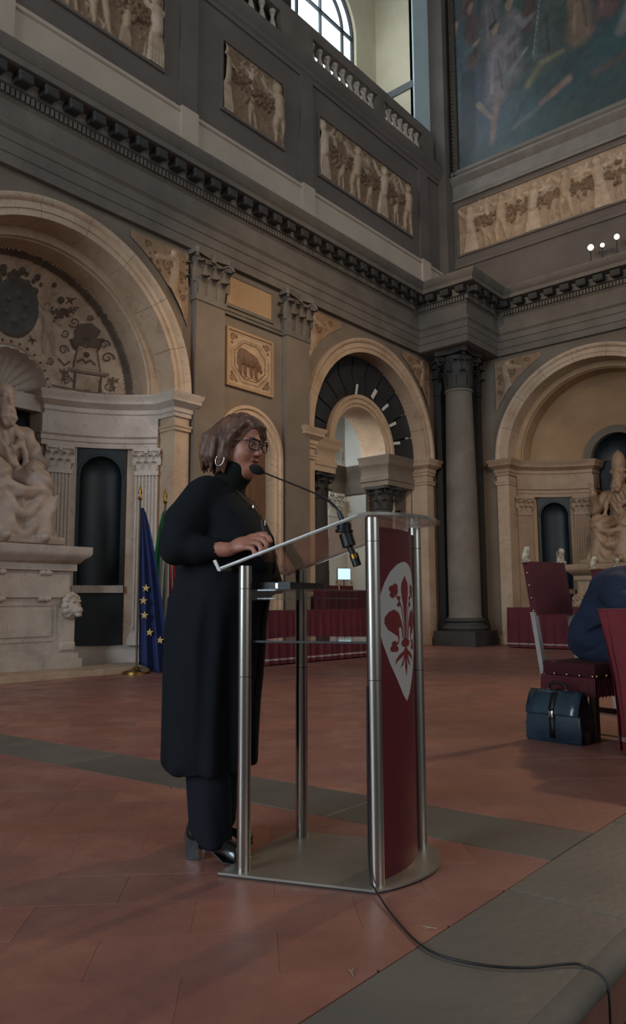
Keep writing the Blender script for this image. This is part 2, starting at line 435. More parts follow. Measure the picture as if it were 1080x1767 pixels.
class SDF:
    def __init__(self, lo, hi, h):
        self.h = h; self.lo = np.array(lo, np.float32)
        self.n = [int(math.ceil((hi[i] - lo[i]) / h)) + 1 for i in range(3)]
        self.F = np.full(self.n, 9.0, np.float32)
        self.ax = [self.lo[i] + h * np.arange(self.n[i], dtype=np.float32) for i in range(3)]

    def _win(self, lo, hi):
        s = []
        for i in range(3):
            a = max(0, int((lo[i] - self.lo[i]) / self.h) - 1); b = min(self.n[i], int((hi[i] - self.lo[i]) / self.h) + 3)
            if b <= a: return None
            s.append(slice(a, b))
        return tuple(s)

    def fn(self, f, lo, hi, k=0.0, op='add'):
        pad = k + 3 * self.h
        w = self._win([c - pad for c in lo], [c + pad for c in hi])
        if w is None: return self
        X = self.ax[0][w[0]][:, None, None]; Y = self.ax[1][w[1]][None, :, None]; Z = self.ax[2][w[2]][None, None, :]
        d = f(X, Y, Z).astype(np.float32)
        A = self.F[w]
        if op == 'add':
            if k > 0:
                hh = np.clip(0.5 + 0.5 * (A - d) / k, 0, 1)
                self.F[w] = A * (1 - hh) + d * hh - k * hh * (1 - hh)
            else: self.F[w] = np.minimum(A, d)
        else:
            d = -d
            if k > 0:
                hh = np.clip(0.5 - 0.5 * (A - d) / k, 0, 1)
                self.F[w] = A * (1 - hh) + d * hh + k * hh * (1 - hh)
            else: self.F[w] = np.maximum(A, d)
        return self

    def cap(self, a, b, ra, rb=None, k=0.02, op='add'):
        if rb is None: rb = ra
        a = np.array(a, float); b = np.array(b, float); ab = b - a; L2 = max(float(ab @ ab), 1e-9)

        def f(X, Y, Z):
            px, py, pz = X - a[0], Y - a[1], Z - a[2]
            t = np.clip((px * ab[0] + py * ab[1] + pz * ab[2]) / L2, 0, 1)
            return np.sqrt((px - ab[0] * t) ** 2 + (py - ab[1] * t) ** 2 + (pz - ab[2] * t) ** 2) - (ra + (rb - ra) * t)
        r = max(ra, rb)
        return self.fn(f, np.minimum(a, b) - r, np.maximum(a, b) + r, k, op)

    def ell(self, c, r, k=0.02, rot=None, op='add'):
        c = np.array(c, float); r = np.array(r, float)
        Rm = np.array(rot.to_3x3()) if rot is not None else None
        m = float(r.min()); mx = float(r.max())

        def f(X, Y, Z):
            px, py, pz = X - c[0], Y - c[1], Z - c[2]
            if Rm is not None:
                qx = Rm[0, 0] * px + Rm[1, 0] * py + Rm[2, 0] * pz
                qy = Rm[0, 1] * px + Rm[1, 1] * py + Rm[2, 1] * pz
                qz = Rm[0, 2] * px + Rm[1, 2] * py + Rm[2, 2] * pz
            else: qx, qy, qz = px, py, pz
            k0 = np.sqrt((qx / r[0]) ** 2 + (qy / r[1]) ** 2 + (qz / r[2]) ** 2)
            k1 = np.sqrt((qx / r[0] ** 2) ** 2 + (qy / r[1] ** 2) ** 2 + (qz / r[2] ** 2) ** 2)
            return k0 * (k0 - 1.0) / np.maximum(k1, 1e-6)
        ext = mx if rot is not None else r
        return self.fn(f, c - ext, c + ext, k, op)

    def chain(self, pts, rads, k=0.02):
        for i in range(len(pts) - 1): self.cap(pts[i], pts[i + 1], rads[i], rads[i + 1], k)
        return self

    def mesh(self, smooth_iter=1):
        F = self.F
        ins = F < 0
        nx, ny, nz = self.n
        c = ins[:-1, :-1, :-1].astype(np.int8)
        for dx, dy, dz in ((1, 0, 0), (0, 1, 0), (0, 0, 1), (1, 1, 0), (1, 0, 1), (0, 1, 1), (1, 1, 1)):
            c = c + ins[dx:nx - 1 + dx, dy:ny - 1 + dy, dz:nz - 1 + dz]
        act = (c > 0) & (c < 8)
        I = np.argwhere(act)
        idx = -np.ones(act.shape, np.int64); idx[act] = np.arange(len(I))
        acc = np.zeros((len(I), 3)); cnt = np.zeros(len(I))
        corners = [(0, 0, 0), (1, 0, 0), (0, 1, 0), (1, 1, 0), (0, 0, 1), (1, 0, 1), (0, 1, 1), (1, 1, 1)]
        V = [F[I[:, 0] + q[0], I[:, 1] + q[1], I[:, 2] + q[2]] for q in corners]
        for a, b in ((0, 1), (2, 3), (4, 5), (6, 7), (0, 2), (1, 3), (4, 6), (5, 7), (0, 4), (1, 5), (2, 6), (3, 7)):
            m = (V[a] < 0) != (V[b] < 0)
            t = np.where(m, V[a] / np.where(m, V[a] - V[b], 1), 0)
            p = np.array(corners[a])[None, :] + t[:, None] * (np.array(corners[b]) - np.array(corners[a]))[None, :]
            acc[m] += p[m]; cnt[m] += 1
        P = self.lo[None, :] + self.h * (I + acc / cnt[:, None])
        faces = []
        for axis in range(3):
            sl0 = [slice(None)] * 3; sl1 = [slice(None)] * 3
            sl0[axis] = slice(0, -1); sl1[axis] = slice(1, None)
            ch = ins[tuple(sl0)] != ins[tuple(sl1)]
            E = np.argwhere(ch)
            b, cc = (axis + 1) % 3, (axis + 2) % 3
            ok = (E[:, b] > 0) & (E[:, cc] > 0) & (E[:, b] < self.n[b] - 1) & (E[:, cc] < self.n[cc] - 1)
            E = E[ok]
            q = []
            for ob, oc in ((-1, -1), (0, -1), (0, 0), (-1, 0)):
                e = E.copy(); e[:, b] += ob; e[:, cc] += oc
                q.append(idx[e[:, 0], e[:, 1], e[:, 2]])
            q = np.stack(q, 1)
            fl = ~ins[E[:, 0], E[:, 1], E[:, 2]]
            q[fl] = q[fl][:, ::-1]
            faces.append(q)
        Q = np.concatenate(faces)
        Q = Q[(Q >= 0).all(1)]
        for _ in range(smooth_iter):
            S = np.zeros_like(P); n = np.zeros(len(P))
            for a, b in ((0, 1), (1, 2), (2, 3), (3, 0)):
                np.add.at(S, Q[:, a], P[Q[:, b]]); np.add.at(n, Q[:, a], 1)
                np.add.at(S, Q[:, b], P[Q[:, a]]); np.add.at(n, Q[:, b], 1)
            P = 0.5 * P + 0.5 * S / np.maximum(n, 1)[:, None]
        return P, Q

    def build(self, name, mat, parent=None, xf=None, smooth_iter=1, disp=None):
        P, Q = self.mesh(smooth_iter)
        if disp is not None:      # carved / woven folds along the surface normal
            n = np.cross(P[Q[:, 2]] - P[Q[:, 0]], P[Q[:, 3]] - P[Q[:, 1]])
            N = np.zeros_like(P)
            for c in range(4): np.add.at(N, Q[:, c], n)
            N /= np.maximum(np.linalg.norm(N, axis=1), 1e-9)[:, None]
            P = P + N * disp(P)[:, None]
        me = fast_mesh(name, P, Q)
        me.materials.append(mat); me.shade_smooth()
        return link(name, me, parent, xf)


def fast_mesh(name, P, Q):
    me = bpy.data.meshes.new(name)
    P = np.asarray(P, np.float32); Q = np.asarray(Q, np.int32)
    me.vertices.add(len(P)); me.vertices.foreach_set('co', P.ravel())
    me.loops.add(Q.size); me.loops.foreach_set('vertex_index', Q.ravel())
    me.polygons.add(len(Q)); me.polygons.foreach_set('loop_start', np.arange(0, Q.size, 4, dtype=np.int32))
    me.update(calc_edges=True); me.validate()
    return me


def color_attr(me, name, rgb):
    a = me.attributes.new(name, 'FLOAT_COLOR', 'POINT')
    c = np.ones((len(me.vertices), 4), np.float32); c[:, :3] = rgb
    a.data.foreach_set('color', c.ravel())


def tint_attr(me, val):
    color_attr(me, 'tint', np.tile(np.asarray(val, np.float32), (len(me.vertices), 1)))


# local frames: wall-left is (u,v,z) -> (x0+u, YL+v, z); wall-back is turned by -90 degrees
YL, XB = 9.6, 16.8
XL = Matrix.Translation((0, YL, 0))


def frame_left(x0): return Matrix.Translation((x0, YL, 0))
def frame_back(y0): return Matrix.Translation((XB, y0, 0)) @ Matrix.Rotation(-PI / 2, 4, 'Z')

# ------------------------------------------------------------------ relief engine


class Relief:
    """height field over a w x h rectangle; strokes raise rounded forms out of the ground"""

    def __init__(self, w, h, res):
        self.w, self.h = w, h
        self.nx, self.ny = int(w / res) + 1, int(h / res) + 1
        self.x = np.linspace(0, w, self.nx); self.y = np.linspace(0, h, self.ny)
        self.H = np.zeros((self.nx, self.ny)); self.T = np.ones((self.nx, self.ny, 3))

    def ground(self, c): self.T[:] = c; return self

    def _w(self, x0, x1, y0, y1):
        a = np.searchsorted(self.x, x0); b = np.searchsorted(self.x, x1) + 1
        c = np.searchsorted(self.y, y0); d = np.searchsorted(self.y, y1) + 1
        return slice(max(a - 1, 0), b), slice(max(c - 1, 0), d)

    def seg(self, a, b, ra, rb, hgt=1.0, tint=None, base=0.0):
        r = max(ra, rb)
        w = self._w(min(a[0], b[0]) - r, max(a[0], b[0]) + r, min(a[1], b[1]) - r, max(a[1], b[1]) + r)
        X = self.x[w[0]][:, None]; Y = self.y[w[1]][None, :]
        if X.size == 0 or Y.size == 0: return self
        dx, dy = b[0] - a[0], b[1] - a[1]; L = max(dx * dx + dy * dy, 1e-9)
        t = np.clip(((X - a[0]) * dx + (Y - a[1]) * dy) / L, 0, 1)
        d2 = (X - a[0] - dx * t) ** 2 + (Y - a[1] - dy * t) ** 2
        R = ra + (rb - ra) * t
        q = R * R - d2
        hh = base + hgt * np.sqrt(np.maximum(q, 0))
        m = (q > 0) & (hh > self.H[w])
        self.H[w] = np.where(m, hh, self.H[w])
        if tint is not None:
            self.T[w] = np.where(m[..., None], np.array(tint), self.T[w])
        return self

    def path(self, pts, r, hgt=1.0, tint=None, r2=None, base=0.0):
        n = len(pts)
        for i in range(n - 1):
            ra = r if r2 is None else r + (r2 - r) * i / (n - 1); rb = r if r2 is None else r + (r2 - r) * (i + 1) / (n - 1)
            self.seg(pts[i], pts[i + 1], ra, rb, hgt, tint, base)
        return self

    def dot(self, p, r, hgt=1.0, tint=None, base=0.0): return self.seg(p, p, r, r, hgt, tint, base)

    def poly(self, pts, hgt, tint=None):
        xs = [p[0] for p in pts]; ys = [p[1] for p in pts]
        w = self._w(min(xs), max(xs), min(ys), max(ys))
        X = self.x[w[0]][:, None] + 0 * self.y[w[1]][None, :]; Y = self.y[w[1]][None, :] + 0 * X
        ins = np.zeros(X.shape, bool); n = len(pts)
        for i in range(n):
            x1, y1 = pts[i]; x2, y2 = pts[(i + 1) % n]
            if abs(y2 - y1) < 1e-9: continue
            ins ^= ((y1 > Y) != (y2 > Y)) & (X < (x2 - x1) * (Y - y1) / (y2 - y1) + x1)
        self.H[w] = np.where(ins, np.maximum(self.H[w], hgt), self.H[w])
        if tint is not None: self.T[w] = np.where(ins[..., None], np.array(tint), self.T[w])
        return self

    def ring(self, c, R, r, hgt=1.0, tint=None, n=20, a0=0, a1=2 * PI, sy=1.0):
        return self.path([(c[0] + R * math.cos(a0 + (a1 - a0) * i / n), c[1] + sy * R * math.sin(a0 + (a1 - a0) * i / n)) for i in range(n + 1)], r, hgt, tint)

    def scroll(self, c, R, turns, r, hgt, tint, a0=0, sgn=1):
        n = int(16 * turns)
        return self.path([(c[0] + R * (1 - .85 * i / n) * math.cos(a0 + sgn * 2 * PI * turns * i / n), c[1] + R * (1 - .85 * i / n) * math.sin(a0 + sgn * 2 * PI * turns * i / n)) for i in range(n + 1)], r, hgt, tint, r * 0.6)

    def figure(self, x, y, s, tint, lean=0.0, arms=(0.6, -0.6), wing=False, robe=False):
        """a small standing figure, feet at (x,y), height s"""
        u = s / 7.0
        hip = (x + lean * s * .25, y + 3.3 * u); ch = (x + lean * s * .55, y + 5.2 * u); hd = (x + lean * s * .75, y + 6.45 * u)
        if wing:
            for sg in (-1, 1):
                for k in range(4):
                    self.seg((ch[0] + sg * .4 * u, ch[1] + .2 * u), (ch[0] + sg * (1.5 + .25 * k) * u, ch[1] + (1.6 - .75 * k) * u), .32 * u, .16 * u, .5, [c * .85 for c in tint])
        if robe:
            for k in range(5):
                xx = x + (k - 2) * .42 * u
                self.seg((hip[0] + (k - 2) * .2 * u, hip[1]), (xx, y), .34 * u, .42 * u, .8, tint)
        else:
            self.seg((hip[0] - .3 * u, hip[1]), (x - .75 * u, y + 1.7 * u), .55 * u, .4 * u, .9, tint); self.seg((x - .75 * u, y + 1.7 * u), (x - .6 * u, y + .2 * u), .38 * u, .25 * u, .9, tint)
            self.seg((hip[0] + .3 * u, hip[1]), (x + .6 * u, y + 1.75 * u), .55 * u, .4 * u, .9, tint); self.seg((x + .6 * u, y + 1.75 * u), (x + .95 * u, y + .2 * u), .38 * u, .25 * u, .9, tint)
        self.seg(hip, ch, .75 * u, .85 * u, .9, tint)
        for sg, an in ((-1, arms[0]), (1, arms[1])):
            sh = (ch[0] + sg * .75 * u, ch[1] + .25 * u)
            el = (sh[0] + sg * 1.1 * u * math.cos(an), sh[1] + 1.1 * u * math.sin(an)); wr = (el[0] + sg * .7 * u, el[1] + 1.0 * u * math.sin(an + .5))
            self.seg(sh, el, .36 * u, .3 * u, .9, tint); self.seg(el, wr, .3 * u, .2 * u, .9, tint)
        self.dot(hd, .62 * u, 1.0, tint)
        self.dot((hd[0], hd[1] + .25 * u), .6 * u, .95, [c * .8 for c in tint])

    def garland(self, a, b, sag, r, tint, rng):
        n = int(math.hypot(b[0] - a[0], b[1] - a[1]) / (r * .55)) + 3
        for i in range(n):
            t = i / (n - 1)
            fat = .45 + .75 * math.sin(PI * t)
            cx = a[0] + (b[0] - a[0]) * t; cy = a[1] + (b[1] - a[1]) * t - sag * 4 * t * (1 - t)
            for _ in range(9):
                px = cx + rng.normal() * r * .50 * fat; py = cy + rng.normal() * r * .50 * fat
                rr = r * rng.uniform(.14, .32) * fat
                q = rng.uniform(.7, 1.12)
                self.dot((px, py), rr, 1.0, [c * q for c in tint], r * .18 * fat)

    def noise(self, amp, rng, n=120, rr=(.01, .04)):
        for _ in range(n):
            self.dot((rng.uniform(0, self.w), rng.uniform(0, self.h)), rng.uniform(*rr), amp)

    def build(self, name, mat, parent, fn, keep=None, amp=1.0, xf=None):
        # light blur keeps the carved look
        for _ in range(1):
            Hp = np.pad(self.H, 1, mode='edge')
            self.H = .5 * self.H + .125 * (Hp[:-2, 1:-1] + Hp[2:, 1:-1] + Hp[1:-1, :-2] + Hp[1:-1, 2:])
        X, Y = np.meshgrid(self.x, self.y, indexing='ij')
        Pt = fn(X, Y, self.H * amp)
        P = np.stack(Pt, -1).reshape(-1, 3)
        i = np.arange(self.nx - 1)[:, None] * self.ny + np.arange(self.ny - 1)[None, :]
        Q = np.stack([i, i + self.ny, i + self.ny + 1, i + 1], -1)
        if keep is not None:
            k = keep(X, Y); k = k[:-1, :-1] & k[1:, :-1] & k[1:, 1:] & k[:-1, 1:]
            Q = Q[k]
        Q = Q.reshape(-1, 4)
        used = np.zeros(len(P), bool); used[Q.ravel()] = True
        remap = np.cumsum(used) - 1
        me = fast_mesh(name, P[used], remap[Q])
        color_attr(me, 'tint', self.T.reshape(-1, 3)[used])
        me.materials.append(mat); me.shade_smooth()
        return link(name, me, parent, xf)


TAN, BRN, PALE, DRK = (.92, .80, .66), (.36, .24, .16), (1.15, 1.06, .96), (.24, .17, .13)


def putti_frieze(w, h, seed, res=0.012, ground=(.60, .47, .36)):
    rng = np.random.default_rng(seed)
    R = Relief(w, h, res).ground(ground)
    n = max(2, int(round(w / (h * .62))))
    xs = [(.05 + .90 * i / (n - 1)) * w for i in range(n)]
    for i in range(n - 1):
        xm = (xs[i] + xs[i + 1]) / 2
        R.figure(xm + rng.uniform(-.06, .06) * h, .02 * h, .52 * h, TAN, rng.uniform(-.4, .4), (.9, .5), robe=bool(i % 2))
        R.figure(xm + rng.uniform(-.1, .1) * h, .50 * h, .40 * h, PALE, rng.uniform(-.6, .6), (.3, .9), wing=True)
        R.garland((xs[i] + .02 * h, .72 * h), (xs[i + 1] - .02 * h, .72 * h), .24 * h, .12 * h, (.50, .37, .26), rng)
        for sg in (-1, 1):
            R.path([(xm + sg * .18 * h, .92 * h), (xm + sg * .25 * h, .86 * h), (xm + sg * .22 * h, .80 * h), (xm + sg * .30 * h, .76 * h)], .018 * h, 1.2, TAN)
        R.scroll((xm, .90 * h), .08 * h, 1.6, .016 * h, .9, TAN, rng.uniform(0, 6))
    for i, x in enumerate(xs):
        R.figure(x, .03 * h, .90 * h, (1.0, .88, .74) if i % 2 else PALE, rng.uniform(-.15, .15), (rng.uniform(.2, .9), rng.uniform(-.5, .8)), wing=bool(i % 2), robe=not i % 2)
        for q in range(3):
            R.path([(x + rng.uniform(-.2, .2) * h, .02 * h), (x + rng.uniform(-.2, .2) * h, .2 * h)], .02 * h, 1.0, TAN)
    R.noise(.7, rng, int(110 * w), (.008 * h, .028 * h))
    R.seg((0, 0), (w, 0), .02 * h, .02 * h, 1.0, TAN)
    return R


# ------------------------------------------------------------------ capitals, pilasters, columns


def leaf(mb, base, out, side, h, w, curl):
    """acanthus tongue: base point, outward dir, side dir, height, width, curl radius"""
    rows = []
    for i in range(7):
        t = i / 6
        if t < .7: o = .10 * h * t; z = h * t / .7 * .88
        else:
            a = (t - .7) / .3 * PI * .85; o = .07 * h + curl * (1 - math.cos(a)); z = h * .88 + curl * math.sin(a) * .8
        ww = w * (.42 + .58 * math.sin(PI * min(1, .25 + t * .7)))
        if i == 6: ww *= .5
        row = []
        for j in range(5):
            s = (j - 2) / 2
            bul = .05 * h * (1 - s * s) + (.03 * h if j in (1, 3) else 0)
            row.append((base[0] + out[0] * (o + bul) + side[0] * s * ww / 2, base[1] + out[1] * (o + bul) + side[1] * s * ww / 2, base[2] + z - .05 * h * abs(s) * t))
        rows.append(row)
    mb.grid(rows)
    # rear skin closes the tongue
    mb.grid([[(p[0] - out[0] * .02, p[1] - out[1] * .02, p[2]) for p in r] for r in rows], flip=True)


def volute(mb, c, d, r, th):
    """spiral scroll in the vertical plane that holds direction d"""
    pts = []
    for i in range(17):
        a = 2 * PI * 1.5 * i / 16; q = r * (1 - .75 * i / 16)
        pts.append((c[0] + d[0] * q * math.cos(a), c[1] + d[1] * q * math.cos(a), c[2] + q * math.sin(a)))
    mb.tube(pts, [th * (1 - .4 * i / 16) for i in range(17)], 6)


def corinthian_round(r, h, z0, c=(0, 0)):
    mb = MB()
    mb.lathe([(r, 0), (r * 1.06, .02), (r * 1.06, .06 * h), (r * .98, .07 * h), (r * .95, .5 * h), (r * 1.12, .84 * h)], 20, (c[0], c[1], z0))
    for row, (zz, hh, n, off) in enumerate(((.06, .36, 8, 0), (.30, .40, 8, PI / 8))):
        for k in range(n):
            a = off + 2 * PI * k / n
            o = (math.cos(a), math.sin(a)); s = (-o[1], o[0])
            leaf(mb, (c[0] + o[0] * r * .97, c[1] + o[1] * r * .97, z0 + zz * h), o, s, hh * h, .74 * r, .09 * h)
    for k in range(4):
        a = PI / 4 + k * PI / 2; d = (math.cos(a), math.sin(a))
        volute(mb, (c[0] + d[0] * r * 1.36, c[1] + d[1] * r * 1.36, z0 + .76 * h), d, .13 * h, .035 * h)
    w = r * 1.42
    poly = []
    for k in range(4):
        a0 = PI / 4 + k * PI / 2
        for t in (-.10, .10): poly.append((c[0] + w * 1.30 * math.cos(a0 + t), c[1] + w * 1.30 * math.sin(a0 + t)))
        am = a0 + PI / 4; poly.append((c[0] + w * .80 * math.cos(am), c[1] + w * .80 * math.sin(am)))
    mb.vprism(poly, z0 + .87 * h, z0 + h)
    return mb


def corinthian_flat(w, h, d, z0, u0=0.0):
    """pilaster capital, face towards -v"""
    mb = MB()
    mb.box(u0 - w / 2, u0 + w / 2, -d, 0.02, z0, z0 + .9 * h)
    mb.box(u0 - w * .54, u0 + w * .54, -d - .02, 0.02, z0, z0 + .06 * h)
    for zz, hh, xs in ((.06, .36, (-.34, 0, .34)), (.30, .40, (-.5, -.17, .17, .5))):
        for x in xs:
            leaf(mb, (u0 + x * w, -d, z0 + zz * h), (0, -1), (1, 0), hh * h, .34 * w, .10 * h)
    for sg in (-1, 1):
        leaf(mb, (u0 + sg * w / 2, -d * .5, z0 + .06 * h), (sg, 0), (0, 1), .36 * h, d * 1.4, .08 * h)
        leaf(mb, (u0 + sg * w / 2, -d * .5, z0 + .30 * h), (sg, 0), (0, 1), .40 * h, d * 1.4, .08 * h)
        volute(mb, (u0 + sg * w * .52, -d - .05 * h, z0 + .76 * h), (sg * .75, -.66), .13 * h, .035 * h)
        volute(mb, (u0 + sg * w * .13, -d - .03 * h, z0 + .74 * h), (sg, 0), .09 * h, .025 * h)
    mb.vprism([(u0 - w * .64, .02), (u0 - w * .64, -d - .10 * w), (u0 - w * .56, -d - .15 * w), (u0, -d - .04 * w), (u0 + w * .56, -d - .15 * w), (u0 + w * .64, -d - .10 * w), (u0 + w * .64, .02)], z0 + .88 * h, z0 + h)
    mb.vprism([(u0 - .07 * w, .0), (u0 - .07 * w, -d - .12 * w), (u0 + .07 * w, -d - .12 * w), (u0 + .07 * w, .0)], z0 + .8 * h, z0 + .99 * h)
    return mb


def pilaster(parent, u0, w, d, z0, z1, caph, mat, xf, flutes=0, capmat=None, base=True):
    mb = MB()
    if flutes:
        fw_ = w / (flutes + .5); poly = [(u0 - w / 2, 0.02), (u0 - w / 2, -d)]
        for k in range(flutes):
            a = u0 - w / 2 + fw_ * (k + .5) - fw_ * .05; b = a + fw_ * .6
            poly += [(a, -d), (a + fw_ * .06, -d + fw_ * .3), ((a + b) / 2, -d + fw_ * .42), (b - fw_ * .06, -d + fw_ * .3), (b, -d)]
        poly += [(u0 + w / 2, -d), (u0 + w / 2, 0.02)]
        mb.vprism(poly, z0, z1 - caph)
    else:
        mb.box(u0 - w / 2, u0 + w / 2, -d, 0.02, z0, z1 - caph)
    o = mb.build('pilaster', mat, parent, None, xf)
    c = corinthian_flat(w, caph, d, z1 - caph, u0).build('capital', capmat or mat, o, 40)
    n = MB(); n.box(u0 - w * .54, u0 + w * .54, -d - .02, .02, z1 - caph - .05, z1 - caph); n.build('necking', capmat or mat, o)
    if base:
        b = MB()
        for zz, hh, e in ((0, .12, .06), (.12, .06, .04), (.18, .05, .02)):
            b.box(u0 - w / 2 - e, u0 + w / 2 + e, -d - e, .02, z0 + zz, z0 + zz + hh)
        b.build('base', mat, o)
    return o


# ------------------------------------------------------------------ walls with openings


def wall_panel(mb, u0, u1, z0, z1, openings, t):
    """front face at v=0, back at v=t, arched openings (uc, R, zs) reach the floor z0"""
    def quad(a, b, c, d):   # (u,z) corners on front and back
        mb.add([(p[0], 0, p[1]) for p in (a, b, c, d)] + [(p[0], t, p[1]) for p in (a, b, c, d)], [(0, 1, 2, 3), (7, 6, 5, 4)])
    x = u0
    for uc, R, zs in sorted(openings):
        quad((x, z0), (uc - R, z0), (uc - R, z1), (x, z1))
        n = 36
        for i in range(n):
            a0 = PI - PI * i / n; a1 = PI - PI * (i + 1) / n
            p0 = (uc + R * math.cos(a0), zs + R * math.sin(a0)); p1 = (uc + R * math.cos(a1), zs + R * math.sin(a1))
            quad(p0, p1, (p1[0], z1), (p0[0], z1))
        # jambs and soffit
        pts = [(uc - R, z0), (uc - R, zs)] + [(uc + R * math.cos(PI - PI * i / n), zs + R * math.sin(PI - PI * i / n)) for i in range(1, n)] + [(uc + R, zs), (uc + R, z0)]
        mb.grid([[(p[0], 0, p[1]), (p[0], t, p[1])] for p in pts])
        x = uc + R
    quad((x, z0), (u1, z0), (u1, z1), (x, z1))
    mb.add([(u0, 0, z0), (u0, t, z0), (u0, t, z1), (u0, 0, z1), (u1, 0, z0), (u1, t, z0), (u1, t, z1), (u1, 0, z1)], [(0, 1, 2, 3), (7, 6, 5, 4), (3, 2, 6, 7)])


ZS, RI, RO = 4.45, 2.10, 2.40      # springing, inner and outer radius of the great arches
A1, A2, AB = 5.58, 13.33, 5.95     # arch centres: two on the left wall (x), one on the back wall (y)

# ---- floor
floor = structure('floor', 'diagonal terracotta tile floor of the raised hall with grey stone bands')
BX = lambda y: 3.37 - .089 * (y - 1.12) * 1.0     # far edge of the cross band
base = MB(); base.box(-6, 17.8, 0.86, 12.0, -.25, -.012); base.build('floor_bed', M['grout'], floor)
step = MB()
step.vprism([(-6, .80), (17.8, .80), (17.8, .86), (-6, .86)], -.25, -.02)
# lower hall floor
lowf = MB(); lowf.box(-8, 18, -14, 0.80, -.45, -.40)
lf = lowf.build('floor_lower', M['serena_dark']); tag(lf, 'stone floor of the hall below the dais edge, its dark colour standing for shade', kind='structure')


def tilebox(poly, z1, depth=.02, bev=.0009):
    c = Vector((sum(p[0] for p in poly) / len(poly), sum(p[1] for p in poly) / len(poly)))
    top = [tuple(c + (Vector(p) - c) * (1 - bev / max((Vector(p) - c).length, .01))) for p in poly]
    n = len(poly)
    vs = [(p[0], p[1], z1 - depth) for p in poly] + [(p[0], p[1], z1 - bev) for p in poly] + [(p[0], p[1], z1) for p in top]
    fs = [tuple(range(2 * n, 3 * n))]
    for k in range(2):
        fs += [(k * n + i, k * n + (i + 1) % n, (k + 1) * n + (i + 1) % n, (k + 1) * n + i) for i in range(n)]
    return vs, fs


def clip(poly, a, b, c):
    """keep the side a*x+b*y<=c"""
    out = []
    for i in range(len(poly)):
        p, q = poly[i], poly[(i + 1) % len(poly)]
        dp, dq = a * p[0] + b * p[1] - c, a * q[0] + b * q[1] - c
        if dp <= 0: out.append(p)
        if (dp < 0 < dq) or (dq < 0 < dp):
            t = dp / (dp - dq); out.append((p[0] + (q[0] - p[0]) * t, p[1] + (q[1] - p[1]) * t))
    return out


def area(p): return .5 * abs(sum(p[i][0] * p[(i + 1) % len(p)][1] - p[(i + 1) % len(p)][0] * p[i][1] for i in range(len(p)))) if len(p) > 2 else 0


TL_, TW_ = .53, .265
e1 = Vector((1, -1)).normalized(); e2 = Vector((1, 1)).normalized()
tiles = []
K = 0.089
for j in range(-60, 90):
    for i in range(-40, 60):
        org = Vector((1.588, 1.483)) + e2 * (j * TW_) + e1 * ((i + (.5 if j % 2 else 0)) * TL_)
        cx, cy = org + e1 * TL_ / 2 + e2 * TW_ / 2
        if not (-.5 < cx < 9.5 and .9 < cy < 9.6): continue
        g = .0003
        poly0 = [tuple(org + e1 * a + e2 * b) for a, b in ((g, g), (TL_ - g, g), (TL_ - g, TW_ - g), (g, TW_ - g))]
        for part in (0, 1):
            poly = clip(poly0, 0, -1, -1.285)           # inside the near grey border
            poly = clip(poly, 0, 1, 9.3)
            if part == 0: poly = clip(poly, 1, K, 2.935 + K * 1.12 - .003)          # camera side of the cross band
            else: poly = clip(poly, -1, -K, -(3.385 + K * 1.12 + .003))   # beyond the band
            if area(poly) > .004: tiles.append(poly)


def visible(p):
    cx = sum(q[0] for q in p) / len(p); cy = sum(q[1] for q in p) / len(p)
    v = Vector((cx, cy, 0)) - Vector((0, 0, 1)); z = v.dot(_fw)
    if z < .8: return None
    x = 540 + FPX * v.dot(_r) / z; y = 883.5 - FPX * v.dot(_u) / z
    if -60 < x < 1140 and y < 1800: return area(p) / z ** 3
    return None


sc_t = sorted([(visible(p) or 0, k) for k, p in enumerate(tiles)], reverse=True)
near = set(k for s, k in sc_t[:300] if s > 0)
rest = MB(); rest_t = []
for k, p in enumerate(tiles):
    jz = random.uniform(-.0006, .0006)
    tn = random.uniform(.90, 1.08); hue = random.uniform(-.05, .05)
    tint = (tn * (1 + hue), tn, tn * (1 - hue))
    vs, fs = tilebox(p, jz)
    if k in near:
        mb = MB(); mb.add(vs, fs); me = mb.mesh('floor_tile', M['cotto'], None, False)
        tint_attr(me, tint); link('floor_tile', me, floor)
    else:
        rest.add(vs, fs); rest_t += [tint] * len(vs)
me = rest.mesh('tile_field', M['cotto'], None, False); color_attr(me, 'tint', np.array(rest_t, np.float32))
tag(link('tile_field', me, floor), kind='stuff')
far = MB(); far.box(9.5, 17.7, .9, 9.3, -.02, 0); far.box(-.6, 17.7, 9.3, 12.0, -.02, -.001)
far.build('far_paving', M['cotto_far'], floor)


def slab(poly):
    mb = MB(); vs, fs = tilebox(poly, random.uniform(-.001, .001), .022, .004); mb.add(vs, fs)
    me = mb.mesh('stone_slab', M['grey_stone'], None, False); q = random.uniform(.88, 1.1); tint_attr(me, (q, q, q * random.uniform(.97, 1.02)))
    link('stone_slab', me, floor)


xs = [-1.2, .1, 1.35, 2.55, 3.6, 4.9, 6.1, 7.4, 8.7]
for a, b in zip(xs[:-1], xs[1:]): slab([(a + .002, .862), (b - .002, .862), (b - .002, 1.282), (a + .002, 1.282)])
bw = lambda y: 2.935 - K * (y - 1.12)
ys = [1.288, 2.35, 3.3, 4.35, 5.3, 6.4, 7.4, 8.4, 9.3]
for a, b in zip(ys[:-1], ys[1:]): slab([(bw(a + .002) + .002, a + .002), (bw(a + .002) + .448, a + .002), (bw(b - .002) + .448, b - .002), (bw(b - .002) + .002, b - .002)])
